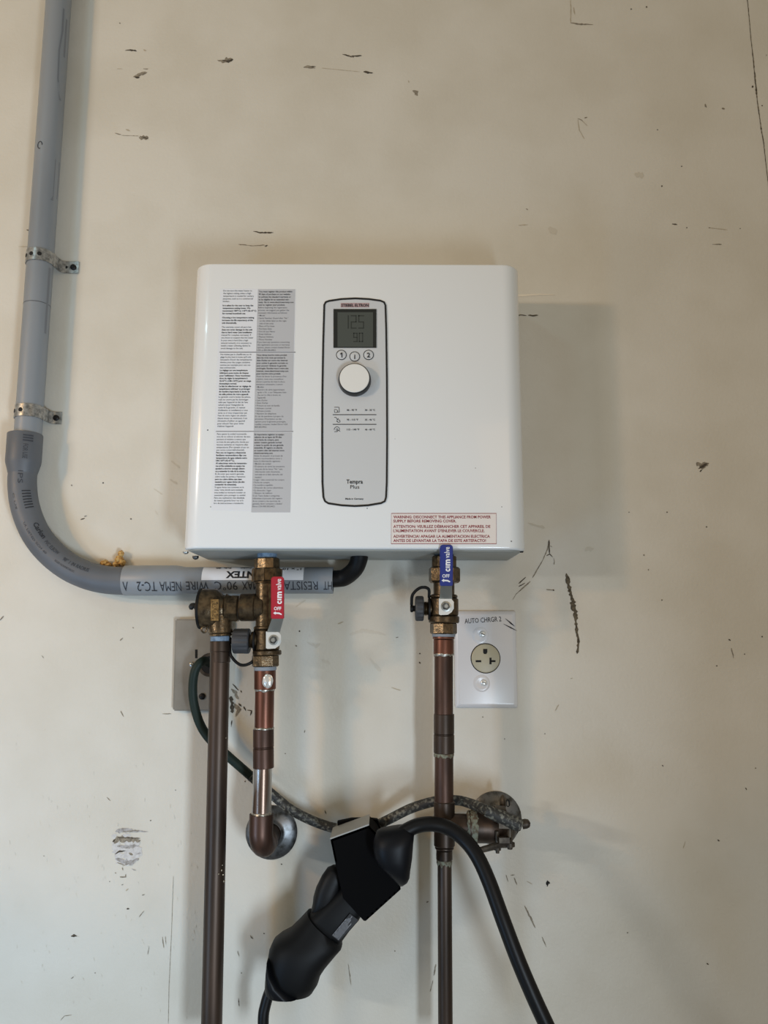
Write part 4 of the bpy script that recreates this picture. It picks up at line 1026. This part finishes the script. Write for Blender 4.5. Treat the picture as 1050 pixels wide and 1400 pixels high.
bm = bmesh.new(); lathe(bm, at(275.8, 832, PYP), (-1, 0, 0), [(-.0008, .0254), (.0022, .0254)], 36); part_(rel, 'gasket', bm, M_RUBBER)
bm = bmesh.new(); lathe(bm, at(274.4, 832, PYP), (-1, 0, 0), [(0, .0225), (.0015, .0225), (.003, .019), (.004, .008)], 36); part_(rel, 'relief_cap', bm, M_BRASSD)
bm = bmesh.new()
pl = [at(x, y, PYP - .0252) for x, y in ((288.2, 819.5), (298.8, 819.5), (298.8, 848.5), (288.2, 848.5))]
prism(bm, [p + Vector((0, .003, 0)) for p in pl], (0, -.0034, 0)); tag_ = part_(rel, 'rating_tag', bm, mat('tag_brass', srgb(176, 146, 98), .35, .8, col2=srgb(130, 104, 66), nscale=300), 'raised brass rating tag')
bm = bmesh.new()
for k, s in enumerate(['150 PSI', '210F', '3/4']):
    xx = 291.0 + k * 2.9
    a = at(xx, 846, PYP - .0257); b = at(xx, 822, PYP - .0257)
    put_text(bm, s, lambda u, v, a=a, b=b: a + (b - a) * u + Vector((-(v - .5) * .0021, 0, 0)), 0)
obj('printed_text', bm, M_BRASSD, tag_, smooth=0)
bm = bmesh.new()
lev_ = spline([at(273, 838, PYP - .010), at(268, 829.5, PYP - .012), at(262.5, 828.5, PYP - .013), at(261, 833.5, PYP - .013)], 5)
tube(bm, lev_, [.0036] * (len(lev_) - 3) + [.0030, .0024, .0018], 10); part_(rel, 'test_lever', bm, M_BLACK, 'black test lever')
bm = bmesh.new(); cc = at(279, 861, PYP - .012)
ringp = [cc + Vector((.0034 * math.cos(a), 0, .0034 * math.sin(a))) for a in [2 * PI * k / 16 for k in range(17)]]
tube(bm, ringp, .0011, 8, cap=False); tube(bm, [cc + Vector((.003, .001, .003)), cc + Vector((.006, .004, .008))], .0014, 8); part_(rel, 'seal_ring', bm, M_BRASSD)
part_(rel, 'outlet', vrun(301.5, [(838, 866, 16.8), (866, 870, 15.6)], PYP, .001), M_BRASS)
part_(rel, 'thread_sealant', vrun(301.5, [(868, 877.5, 13.6)], PYP), M_TAPE, 'blue thread sealant')

# ---- relief discharge pipe
dis = thing('discharge_pipe', at(296, 1200, PYP), 'leftmost brown copper pipe running from the relief valve down out of view', 'pipe', 'copper pipes below the heater')
part_(dis, 'male_adapter', vrun(301.2, [(876, 891, 14.2), (891, 906, 13.6)], PYP, .0008, 28), M_COPPERD)
part_(dis, 'copper_pipe', drop_pipe(300.8, 890, 1440, 13.3, PYP, 288.5), M_COPPERD)
bm = bmesh.new()
for x, y, w in [(303, 1190, 2.5), (305, 1196, 3), (299, 1195, 2), (304, 1183, 1.4), (306, 1205, 2), (309, 1009, 1.5)]:
    c = at(x, y, PYP - .012 + .0115 * (1 - math.sqrt(max(0, 1 - ((x - 297) / 13.5) ** 2))))
    bmesh.ops.create_icosphere(bm, subdivisions=1, radius=w * .0004, matrix=Matrix.Translation(c) @ Matrix.Diagonal((rng.uniform(.5, 1), .4, rng.uniform(.6, 1.6), 1)))
part_(dis, 'paint_splash', bm, M_CHIPL).__setitem__('kind', 'stuff')

# ---- hot outlet pipe
hp = thing('hot_water_pipe', at(357, 1140, 0), 'copper pipe below the red-levered valve, turning into the wall at its foot', 'pipe', 'copper pipes below the heater')
XP = 361.3
part_(hp, 'thread_seal', vrun(XH - 2.6, [(910.5, 916.5, 15.4)], PYP), mat('dried_sealant', srgb(132, 140, 150), .7))
part_(hp, 'male_adapter', vrun(XH - 2.8, [(915.5, 942.5, 14.7)], PYP, .0008), M_COPPERR)
part_(hp, 'upper_pipe', drop_pipe(362.0, 940, 1000, 13.0, PYP, 361.0), M_COPPERR, 'reddish cleaned copper')
part_(hp, 'coupling', vrun(360.2, [(996.5, 1021, 14.2), (1021, 1023, 13.9), (1023, 1050, 14.2)], PYP, .0005), M_COPPER)
part_(hp, 'lower_pipe', drop_pipe(359.2, 1048, 1116, 13.0, PYP, 357.6), M_SILVER, 'pipe scraped bright')
def solder_band(root, xc, y0, y1, hw, Y, m=None, rough=.0012):
    a, b = at(xc, y0, Y), at(xc, y1, Y)
    r = hw * mpp(xc, y0, Y)
    bm = bmesh.new(); n = 26; rows = []
    for k in range(4):
        c = a + (b - a) * (k / 3); row = []
        for j in range(n):
            an = 2 * PI * j / n
            bulge = (1.0 if k in (1, 2) else .0) * .0011
            dz = rng.uniform(-1, 1) * rough * (1.2 if k == 3 else .4)
            rr = r + bulge * rng.uniform(.3, 1.1)
            row.append(bm.verts.new(c + Vector((math.sin(an) * rr, -math.cos(an) * rr, dz))))
        rows.append(row)
    for p, q in zip(rows, rows[1:]):
        for j in range(n): bm.faces.new((p[j], p[(j + 1) % n], q[(j + 1) % n], q[j]))
    return obj('solder_joint', bm, m or M_SOLDER, root, smooth=60)
solder_band(hp, 361.8, 940, 945, 13.1, PYP)
solder_band(hp, 360.8, 994, 998, 13.2, PYP)
bm = bmesh.new(); c = at(366, 931, PYP - .0140); bmesh.ops.create_icosphere(bm, subdivisions=3, radius=.0075, matrix=Matrix.Translation(c) @ Matrix.Diagonal((.85, .35, 1.15, 1)))
for v in bm.verts: v.co += (v.co - c).normalized() * rng.uniform(-.0006, .0006)
part_(hp, 'solder_drip', bm, mat('bright_solder', srgb(225, 225, 222), .22, .6), 'bright drip of solder')
solder_band(hp, 357.8, 1110, 1115, 13.1, PYP)
# elbow into the wall
ew = at(371.5, 1137.5, 0)
top = at(357.4, 1113, PYP)
ctr = Vector((ew.x - .001, PYP, ew.z))
bm = bmesh.new()
path = [top, top + Vector((0, 0, -.008))]
Rb = .017
zc = ctr.z + Rb
for k in range(0, 9):
    a = k / 8 * PI / 2
    path.append(Vector((top.x + (ew.x - top.x) * k / 8, PYP + Rb - Rb * math.cos(a), zc - Rb * math.sin(a))))
path += [Vector((ew.x, PYP + Rb + .012, ew.z))]
if path[2].z > path[1].z: path.pop(1)
tube(bm, path, [.0143] * len(path), 26); part_(hp, 'elbow', bm, M_COPPER)
bm = bmesh.new(); tube(bm, [Vector((ew.x, PYP + Rb + .010, ew.z)), Vector((ew.x, .002, ew.z))], .0126, 22); part_(hp, 'wall_stub', bm, M_COPPERD)

def escutcheon(px, py, label):
    c = at(px, py, 0); k = mpp(px, py, 0)
    root = thing('escutcheon', c, label, 'flange', 'round chrome pipe flanges')
    bm = bmesh.new()
    R = 35.2 * k
    lathe(bm, c + Vector((0, -.0002, 0)), (0, -1, 0), [(0, R), (.002, R), (.0028, R * .97), (.0055, R * .80), (.0075, R * .55), (.0085, R * .47), (.0100, R * .43), (.0105, R * .40), (.009, R * .385), (.001, R * .385)], 48)
    obj('flange_disc', bm, M_CHROME, root)
    bm = bmesh.new(); lathe(bm, c + Vector((0, -.0004, 0)), (0, -1, 0), [(0, R * .385), (.001, R * .385)], 24); obj('wall_opening', bm, M_HOLE, root)
    return root
escutcheon(371.5, 1137.5, 'round tarnished chrome wall flange behind the foot of the hot pipe')
es2 = escutcheon(677.5, 1118, 'round mottled chrome wall flange behind the grounding clamp')
bm = bmesh.new(); c = at(694.5, 1098, -.0065)
outline_strip(bm, [c + Vector((.0022 * math.cos(a), 0, .0042 * math.sin(a))) for a in [2 * PI * k / 18 for k in range(18)]], .0009, -.0045, .003); obj('set_screw_hole', bm, M_HOLE, es2)

# ---- cold side ball valve
cold = thing('ball_valve', at(607, 830, PYP), 'brass ball valve with a blue lever under the right of the heater', 'valve', 'isolating ball valves under the heater')
XC = 607.0
part_(cold, 'thread_sealant', vrun(XC, [(750, 761.5, 13.6)], PYP), mat('dark_thread_sealant', srgb(70, 82, 88), .6, col2=srgb(48, 54, 58), nscale=200))
part_(cold, 'union_tail', vrun(XC, [(760.5, 776.5, 17.2)], PYP, .0012, 10), M_BRASS, None, 20)
part_(cold, 'union_nut', vrun(XC + .6, [(775.5, 797, 21.6)], PYP, .0022, 8, .25), M_BRASS, None, 20)
part_(cold, 'valve_neck', vrun(XC, [(796.5, 816, 14.4)], PYP), M_BRASSD)
part_(cold, 'valve_body', vrun(XC, [(813, 818, 18.6), (818, 842, 19.8), (842, 852, 21.0)], PYP, .0014), M_BRASSD)
part_(cold, 'hex_end', vrun(XC - .6, [(851.5, 867, 18.4)], PYP, .0014, 8, .1), M_BRASS, None, 20)
lever(cold, M_BLUE, 601.2, 619, 745, 801.2, 0, 0, 818, None, (600, 620.2, 818, 841), (609.6, 829), ('blue vinyl lever grip',))
drain_cap(cold, (590, 584, 579, 567.5), 832, -1, False)

# ---- cold pipe
cp_ = thing('cold_water_pipe', at(607, 1130, PYP), 'copper pipe below the blue-levered valve with a tee into the wall', 'pipe', 'copper pipes below the heater')
part_(cp_, 'thread_seal', vrun(XC - .4, [(866, 870.5, 15.8)], PYP), MATS['dried_sealant'])
part_(cp_, 'male_adapter', vrun(XC - .5, [(869.5, 874, 15.0), (874, 895, 13.9)], PYP, .0008), M_COPPERR)
solder_band(cp_, 606.4, 892, 897, 13.0, PYP, M_SOLDER, .0008)
part_(cp_, 'upper_pipe', drop_pipe(606.6, 893, 980, 12.7, PYP), M_COPPER)
part_(cp_, 'coupling', vrun(607, [(976, 1003, 14.0), (1003, 1004.5, 13.7), (1004.5, 1029.5, 14.2)], PYP, .0005), M_COPPERD)
solder_band(cp_, 607, 1029, 1035, 12.9, PYP, M_VERDI, .002)
part_(cp_, 'middle_pipe', drop_pipe(607, 1028, 1100, 12.8, PYP), M_COPPER)
part_(cp_, 'tee', vrun(607.5, [(1095, 1157, 14.3), (1157, 1161, 13.0), (1161, 1176, 11.2)], PYP, .0012), M_COPPERD)
q = at(612, 1130, PYP)
zb = q.z
bm = bmesh.new(); lathe(bm, q, (1, 0, 0), [(0, .0146), (.024, .0146), (.030, .0146), (.0305, .0135)], 26); part_(cp_, 'tee_branch', bm, M_COPPERD)
eb = at(677.5, 1118, 0)
bm = bmesh.new()
xs0 = at(641, 1130, PYP).x
Rb2 = .022
path = [Vector((xs0, PYP, zb)), Vector((xs0 + .010, PYP, zb))]
for k in range(9):
    a = k / 8 * PI / 2
    path.append(Vector((eb.x - Rb2 + Rb2 * math.sin(a), PYP + Rb2 - Rb2 * math.cos(a), zb + (eb.z - zb) * k / 8)))
path.append(Vector((eb.x, PYP + Rb2 + .006, eb.z)))
path = [p for i, p in enumerate(path) if i < 2 or p.x > path[1].x + .001]
tube(bm, path, .0185, 28); part_(cp_, 'elbow', bm, M_COPPERD)
bm = bmesh.new(); tube(bm, [Vector((eb.x, PYP + Rb2, eb.z)), Vector((eb.x, .002, eb.z))], .0126, 22); part_(cp_, 'wall_stub', bm, M_COPPERD)
bm = bmesh.new()
q2 = Vector((xs0 - .002, PYP, zb)); n = 26; rows = []
for k, (dx, rr) in enumerate([(-.001, .0150), (.001, .0180), (.006, .0192), (.0095, .0190), (.0115, .0184)]):
    rows.append([bm.verts.new(q2 + Vector((dx + rng.uniform(-.0012, .0012), -math.cos(2 * PI * j / n) * rr, math.sin(2 * PI * j / n) * rr))) for j in range(n)])
for p, r_ in zip(rows, rows[1:]):
    for j in range(n): bm.faces.new((p[j], p[(j + 1) % n], r_[(j + 1) % n], r_[j]))
part_(cp_, 'solder_joint', bm, M_VERDI, 'crusty pale solder', 60)
solder_band(cp_, 607.6, 1174, 1182, 9.8, PYP, M_VERDI, .002)
part_(cp_, 'lower_pipe', drop_pipe(607.8, 1172, 1440, 9.7, PYP, 609.2), M_COPPERD)

# ================================================================== COVER PLATE, WIRE, CLAMP
cov = thing('cover_plate', at(277, 908, 0), 'steel blank cover plate half hidden behind the leftmost copper pipe', 'cover plate')
bm = bmesh.new()
cpl = [at(x, y, -.0005) for x, y in ((242, 846.5), (315, 846.5), (312.5, 971), (238.8, 971))]
prism(bm, cpl, (0, -.0095, 0))
bmesh.ops.bevel(bm, geom=[e for e in bm.edges], offset=.0016, segments=2, affect='EDGES')
obj('plate', bm, M_PLATE, cov)
bm = bmesh.new(); c = at(287, 909, -.0098)
lathe(bm, c, (0, -1, 0), [(0, .0155), (.001, .0155), (.001, .0115), (.0002, .0115)], 24); obj('knockout_ring', bm, M_IRON, cov)
bm = bmesh.new(); lathe(bm, c, (0, -1, 0), [(0, .0113), (.0006, .0113)], 24); obj('knockout_hole', bm, M_HOLE, cov)
plain_screw(cov, at(276.5, 952, -.0098), (0, -1, 0), .0042, M_SCREWB)
plain_screw(cov, at(262.5, 908.5, -.0098), (0, -1, 0), .003, M_STEEL)
bm = bmesh.new(); px_rect(bm, 266.8, 270, 888, 900, -.0098, .0006); obj('slot', bm, M_HOLE, cov)

gw = thing('ground_wire', at(290, 908, -.01), 'paint-spattered dark green ground wire looping from the cover plate to the clamp', 'wire')
W = [(291, 907, -.006), (287, 906.5, -.022), (277, 904, -.036), (267, 916, -.040), (263.5, 940, -.037), (266, 966, -.035), (275, 993, -.035), (290, 1014, -.035), (312, 1034, -.033), (343, 1061, -.033), (372, 1086, -.032), (398, 1107, -.03), (427, 1122, -.028), (455, 1131.5, -.026), (480, 1134.5, -.025), (505, 1132, -.026), (530, 1121, -.03), (560, 1106, -.036), (588, 1097, -.044), (607, 1094.5, -.05), (628, 1094.5, -.058), (650, 1101, -.078), (668, 1109, -.098), (690, 1119, -.104), (711, 1128, -.104)]
WP = spline([at(*p) for p in W], 6)
cut = 9 * 6
bm = bmesh.new(); tube(bm, WP[:cut + 1], .0058, 14); obj('green_insulation', bm, M_GREEN, gw, label='dark green end')
bm = bmesh.new(); tube(bm, WP[cut:], .0060, 14); obj('painted_length', bm, M_MOTTLE, gw, label='stretch speckled with wall paint')

cl = thing('ground_clamp', at(690, 1130, PYP), 'corroded bronze grounding clamp gripping the pipe branch at the wall', 'clamp')
bm = bmesh.new()
lug0, lug1 = at(664, 1108, -.100), at(713, 1129, -.104)
tube(bm, [lug0, lug0 * .6 + lug1 * .4, lug1 * .92 + lug0 * .08, lug1], [.0068, .0078, .0082, .006], 16); obj('wire_lug', bm, M_MOTTLE, cl)
plain_screw(cl, at(714, 1127, -.100), (1, -.2, .2), .0056, M_IRON, h=.009)
bm = bmesh.new()
# upper jaw: saddle over the branch
cxj = at(684, 1130, PYP).x
for sgn, nm in ((1, 'upper_jaw'), (-1, 'lower_jaw')):
    bm = bmesh.new()
    rin, rout = .0190, .0235
    arc = [(PYP + rin * math.cos(a), zb + sgn * rin * math.sin(a)) for a in [PI * (.1 + .8 * k / 10) for k in range(11)]]
    arc2 = [(PYP + rout * math.cos(a), zb + sgn * rout * math.sin(a)) for a in [PI * (.1 + .8 * k / 10) for k in range(11)]]
    ends0 = [(arc2[0][0] + .010, arc2[0][1]), (arc2[0][0] + .010, arc2[0][1] + sgn * .005)]
    poly = arc + [(PYP - .031, zb + sgn * .005), (PYP - .031, zb + sgn * .011)] + arc2[::-1][1:]
    P3 = [Vector((cxj - .006, y, z)) for y, z in poly]
    prism(bm, P3, (.012, 0, 0)); obj(nm, bm, M_IRON, cl)
for (x, y, Y, r, h) in [(680, 1156, -.094, .0030, .014), (697, 1152, -.094, .0042, .012)]:
    bm = bmesh.new(); p = at(x, y, Y); lathe(bm, p + Vector((0, 0, .016)), (0, 0, -1), [(0, r * .8), (.016, r * .8), (.016, r * 1.4), (.016 + h * .35, r * 1.4), (.016 + h * .4, r * .8), (.016 + h * .6, r * .7)], 14); obj('clamp_screw', bm, M_IRON, cl)
bm = bmesh.new(); tube(bm, [at(656, 1162.5, -.092), at(680, 1156, -.095), at(700, 1149, -.096)], [.0034, .0040, .0044], 10); obj('clamp_bar', bm, M_IRON, cl)
bm = bmesh.new(); p = at(687.5, 1098, -.05); bmesh.ops.create_icosphere(bm, subdivisions=3, radius=.0075, matrix=Matrix.Translation(p) @ Matrix.Diagonal((.55, .8, 1.35, 1))); tube(bm, [p, p + Vector((0, .0, -.015))], .003, 10); obj('thumb_screw', bm, M_IRON, cl)

# ================================================================== OUTLET
out = thing('power_outlet', at(664, 900, 0), 'white wall plate with a round three-slot power socket right of the blue valve', 'outlet')
bm = bmesh.new()
oc = [at(x, y, 0) for x, y in ((620.5, 835), (703.5, 835), (708.8, 967.5), (621.5, 967.5))]
zt, zb_ = (oc[0].z + oc[1].z) / 2, (oc[2].z + oc[3].z) / 2
xl_, xr_ = at(621.3, 900, 0).x, at(706, 900, 0).x
lv = [(0, 0), (-.002, 0), (-.004, .0012), (-.0060, .0045), (-.0062, .0055)]
rings = []
for y, ins in lv:
    r = .002; ring = []
    for (cx_, cz_, a0) in ((xr_ - ins - r, zt - ins - r, 0), (xl_ + ins + r, zt - ins - r, PI / 2), (xl_ + ins + r, zb_ + ins + r, PI), (xr_ - ins - r, zb_ + ins + r, 1.5 * PI)):
        for k in range(4):
            a = a0 + k / 3 * PI / 2
            ring.append(bm.verts.new((cx_ + r * math.cos(a), y - .0002, cz_ + r * math.sin(a))))
    rings.append(ring)
n = 16
for a, b in zip(rings, rings[1:]):
    for k in range(n): bm.faces.new((a[k], a[(k + 1) % n], b[(k + 1) % n], b[k]))
bm.faces.new(rings[0]); bm.faces.new(rings[-1][::-1])
OP = obj('plate', bm, M_OUTLETP, out, smooth=50)
OY = -.0064
c, r = wall_circle(663.8, 900, OY, 19.3)
bm = bmesh.new(); lathe(bm, c, (0, -1, 0), [(0, r), (.0014, r), (.002, r * .97), (.0022, r * .93)], 40)
RC_ = obj('receptacle', bm, M_OUTLET, out, label='beige round receptacle face')
bm = bmesh.new(); lathe(bm, c + Vector((0, .0003, 0)), (0, -1, 0), [(0, r * 1.06), (.0005, r * 1.06)], 40); obj('receptacle_gap', bm, M_HOLE, out)
RY = OY - .0021
for nm, rects in [('slot', [(650.3, 657.8, 902.6, 905.4)]), ('slot', [(669.2, 677.4, 902.6, 905.2), (669.2, 672, 899.2, 908.2)])]:
    bm = bmesh.new()
    for q in rects: px_rect(bm, *q, RY, .0004)
    obj(nm, bm, M_HOLE, RC_, smooth=0)
bm = bmesh.new(); prism(bm, [at(x, y, RY) for x, y in ((660.5, 887.2), (666.2, 887.2), (666.2, 892), (664.8, 894.2), (661.8, 894.2), (660.5, 892))], (0, -.0004, 0)); obj('ground_hole', bm, M_HOLE, RC_, smooth=0)
for x, y in ((659.8, 866.8), (661.5, 933.2)):
    c, r = wall_circle(x - 3, y + (2 if y < 900 else 1), OY, 12.5)
    bm = bmesh.new(); lathe(bm, c + Vector((0, .0004, 0)), (0, -1, 0), [(0, r), (.0010, r * .82), (.0013, r * .6), (.0008, r * .45)], 28); obj('glare_collar', bm, M_OUTLETP, OP)  # collar added to catch light, in place of the plate's window reflection
    plain_screw(out, at(x, y, OY - .0008), (0, -1, 0), .0040, M_BRIGHT, h=.0018)
bm = bmesh.new(); flat_text(bm, 'AUTO CHRGR 2', 635.2, 685.4, 849.3, 6.4, OY - .0003, .006, -3.2)
obj('printed_text', bm, M_INK, out, smooth=0)
bm = bmesh.new()
for a, b, w in [((690.8, 845.6), (704, 856.6), .0020), ((688.4, 853), (707, 862.6), .0018), ((697, 852), (702.5, 855), .0012)]:
    P = [at(*a, OY - .0002), at(*b, OY - .0002)]
    tt = (P[1] - P[0]).normalized(); nn = Vector((tt.z, 0, -tt.x)) * w / 2
    mdd = P[0].lerp(P[1], .55)
    prism(bm, [P[0] + nn * .2, mdd + nn, P[1] + nn * .1, P[1] - nn * .1, mdd - nn, P[0] - nn * .2], (0, -.0002, 0))
obj('pen_mark', bm, M_INK, out, smooth=0)

# ================================================================== CAR CHARGER
def loft(bm, secs, n=24, sq=2.4):
    """secs: (left px, right px, Y middle, half depth) cross-sections of a moulded body"""
    rings = []
    for (l, r, Y, d) in secs:
        L_, R_ = at(*l, Y), at(*r, Y)
        c = (L_ + R_) / 2; u = (R_ - L_) / 2
        ring = []
        for k in range(n):
            a = 2 * PI * k / n
            ca, sa = math.cos(a), math.sin(a)
            ca = math.copysign(abs(ca) ** (2 / sq), ca); sa = math.copysign(abs(sa) ** (2 / sq), sa)
            ring.append(bm.verts.new(c + u * ca + Vector((0, -d * sa, 0))))
        rings.append(ring)
    for a, b in zip(rings, rings[1:]):
        for k in range(n): bm.faces.new((a[k], a[(k + 1) % n], b[(k + 1) % n], b[k]))
    bm.faces.new(rings[0]); bm.faces.new(rings[-1][::-1])
    return bm
hol = thing('charger_holster', at(500, 1190, 0), 'matte black holster box with a grey top lip holding the charging plug', 'holster')
HF = -.096
bm = bmesh.new()
fp = [(451.9, 1148.2), (504.2, 1129.0), (515, 1140), (547, 1209.5), (547.8, 1216), (500, 1259.2), (497, 1258.7), (469, 1228), (458.2, 1179)]
prism(bm, [at(x, y, HF) for x, y in fp], (0, .0026, 0))
prism(bm, [at(x, y, HF) + Vector((0, .0474, 0)) for x, y in fp], (0, .0026, 0))
def wall_of(a, b, th):
    p, q = at(*a, HF), at(*b, HF)
    n = Vector((-(q - p).z, 0, (q - p).x)).normalized() * th
    prism(bm, [p, q, q + n, p + n], (0, .050, 0))
for a, b in ((fp[1], fp[2]), (fp[2], fp[3]), (fp[3], fp[4]), (fp[4], fp[5])):
    wall_of(b, a, .0022)
wall_of(fp[8], fp[0], -.0022); wall_of(fp[0], fp[1], -.0022)
obj('sleeve', bm, M_HOLD, hol)
bm = bmesh.new()
tp = [at(451.3, 1147.8, HF - .0012), at(504.6, 1128.4, HF - .0012)]
prism(bm, [tp[0], tp[1], tp[1] + Vector((.0, 0, .0016)), tp[0] + Vector((0, 0, .0016))], (0, .050, 0))
obj('top_lip', bm, M_HOLDT, hol, label='grey metal top lip lit from above')
bm = bmesh.new(); prism(bm, [at(x, y, -.0455) for x, y in ((461, 1124), (480, 1120), (503, 1119.5), (516, 1121), (520, 1132), (522, 1150), (470, 1165))], (0, .0095, 0))
obj('hook_strap', bm, M_HOLD, hol)
bm = bmesh.new(); prism(bm, [at(x, y, -.046) for x, y in ((474, 1152), (518, 1146), (530, 1175), (500, 1200))], (0, .0465, 0))
obj('wall_bracket', bm, M_HOLD, hol)

con = thing('charging_plug', at(420, 1310, -.085), 'black electric car charging plug tilted in the holster with a cord below', 'plug')
bm = bmesh.new()
loft(bm, [((366, 1354), (422, 1358), -.074, .020), ((363, 1350), (428, 1354), -.074, .027), ((364, 1334), (435.5, 1342), -.074, .031), ((366, 1314), (439, 1330), -.074, .034), ((368.3, 1298), (446, 1319.5), -.074, .034), ((374, 1285), (454, 1310), -.074, .034), ((384, 1277.2), (461.5, 1301), -.073, .033), ((396, 1271), (467.5, 1294.5), -.073, .031), ((410, 1257), (468.2, 1290), -.072, .029), ((420.5, 1245.5), (466, 1285), -.072, .026)])
obj('handle', bm, M_EV, con, smooth=60)
bm = bmesh.new()
loft(bm, [((364, 1355), (392, 1362), -.083, .018), ((362.6, 1351), (412, 1358), -.084, .026), ((363.5, 1338), (388, 1341), -.085, .0265), ((365, 1324), (376, 1326), -.086, .025), ((366.8, 1309), (369, 1309.5), -.086, .018)])
obj('strain_cap', bm, M_EVS, con, smooth=60)
bm = bmesh.new()
loft(bm, [((422, 1250), (463, 1284), -.071, .022), ((430, 1243), (468, 1284), -.071, .023), ((446, 1229), (478.5, 1269.5), -.071, .0215), ((463, 1214), (491, 1255.5), -.071, .0205), ((471, 1206), (496, 1246), -.071, .019)], 24, 3.2)
obj('neck', bm, M_EV, con, smooth=60)
bm = bmesh.new()
loft(bm, [((425.5, 1244), (440, 1252), -.071, .010), ((427.5, 1236), (447, 1246), -.071, .013), ((428.5, 1226), (457, 1238), -.071, .015), ((432.5, 1212), (464, 1222), -.071, .015), ((440, 1197), (470, 1208), -.071, .014), ((447.5, 1186.5), (474, 1199), -.071, .013), ((455, 1183), (474, 1193), -.071, .010)])
obj('latch', bm, M_RUBBER, con, smooth=60)
bm = bmesh.new()
Yn = -.0935
la, lb, lc, ld = [at(x, y, Yn) for x, y in ((453.6, 1279), (478.5, 1249), (490, 1258), (463.5, 1286.5))]
prism(bm, [la, lb, lc, ld], (0, -.0004, 0)); LBL = obj('data_label', bm, mat('dark_label', srgb(24, 24, 27), .5), con, smooth=0, label='dark label of tiny white print')
bm = bmesh.new()
u = (lb - la); w_ = (ld - la)
for k, s in enumerate(['AC INPUT 240V 60HZ 40A', 'OUTPUT 240V 60HZ 40A MAX', 'FOR USE WITH ELECTRIC VEHICLES', 'VENTILATION NOT REQUIRED', 'TYPE 3R ENCLOSURE', 'DO NOT USE IF DAMAGED']):
    o0 = la + w_ * (.10 + k * .15) + u * .03 + Vector((0, -.0007, 0))
    ln = u * min(.94, .05 + len(s) * .032)
    vd = -w_.normalized() * .0009
    put_text(bm, s, lambda a, v, o0=o0, ln=ln, vd=vd: o0 + ln * a + vd * v, 0)
obj('printed_text', bm, mat('label_print', srgb(190, 192, 198), .5), LBL, smooth=0)
bm = bmesh.new()
tube(bm, spline([at(378, 1338, -.078), at(369, 1355, -.078), at(363, 1374, -.079), at(360, 1392, -.08), at(360.5, 1430, -.08)], 7), .0064, 16)
obj('cord', bm, M_CABLE, con)

cab2 = thing('charging_cable', at(548, 1140, -.085), 'thick black charging cable arching over the pipe and down to the right', 'cable')
bm = bmesh.new()
loft(bm, [((521, 1132), (552, 1127), -.110, .004), ((515, 1136), (561, 1129), -.114, .012), ((511, 1147), (566.5, 1140), -.117, .018), ((510, 1160), (565, 1154), -.117, .0195), ((512, 1172), (563.5, 1174), -.117, .019), ((518, 1182), (561, 1190), -.116, .0175), ((530, 1194), (560, 1199.5), -.114, .014), ((540, 1204), (557, 1206), -.111, .010), ((545, 1209.5), (551, 1210.5), -.109, .005)], 28, 2.3)
obj('cable_boot', bm, M_EVS, cab2, smooth=60, label='glossy navy-black boot at the cable end')
bm = bmesh.new()
tube(bm, spline([at(544, 1144, -.117), at(556, 1135.5, -.117), at(572, 1128.5, -.117), at(592, 1126.5, -.119), at(613, 1132, -.121), at(634, 1147, -.126), at(652, 1170, -.134), at(668, 1204, -.142), at(687, 1256, -.152), at(708, 1312, -.160), at(730, 1364, -.166), at(752, 1412, -.170), at(768, 1450, -.172)], 7), .0083, 18)
obj('cable_jacket', bm, M_CABLE, cab2)
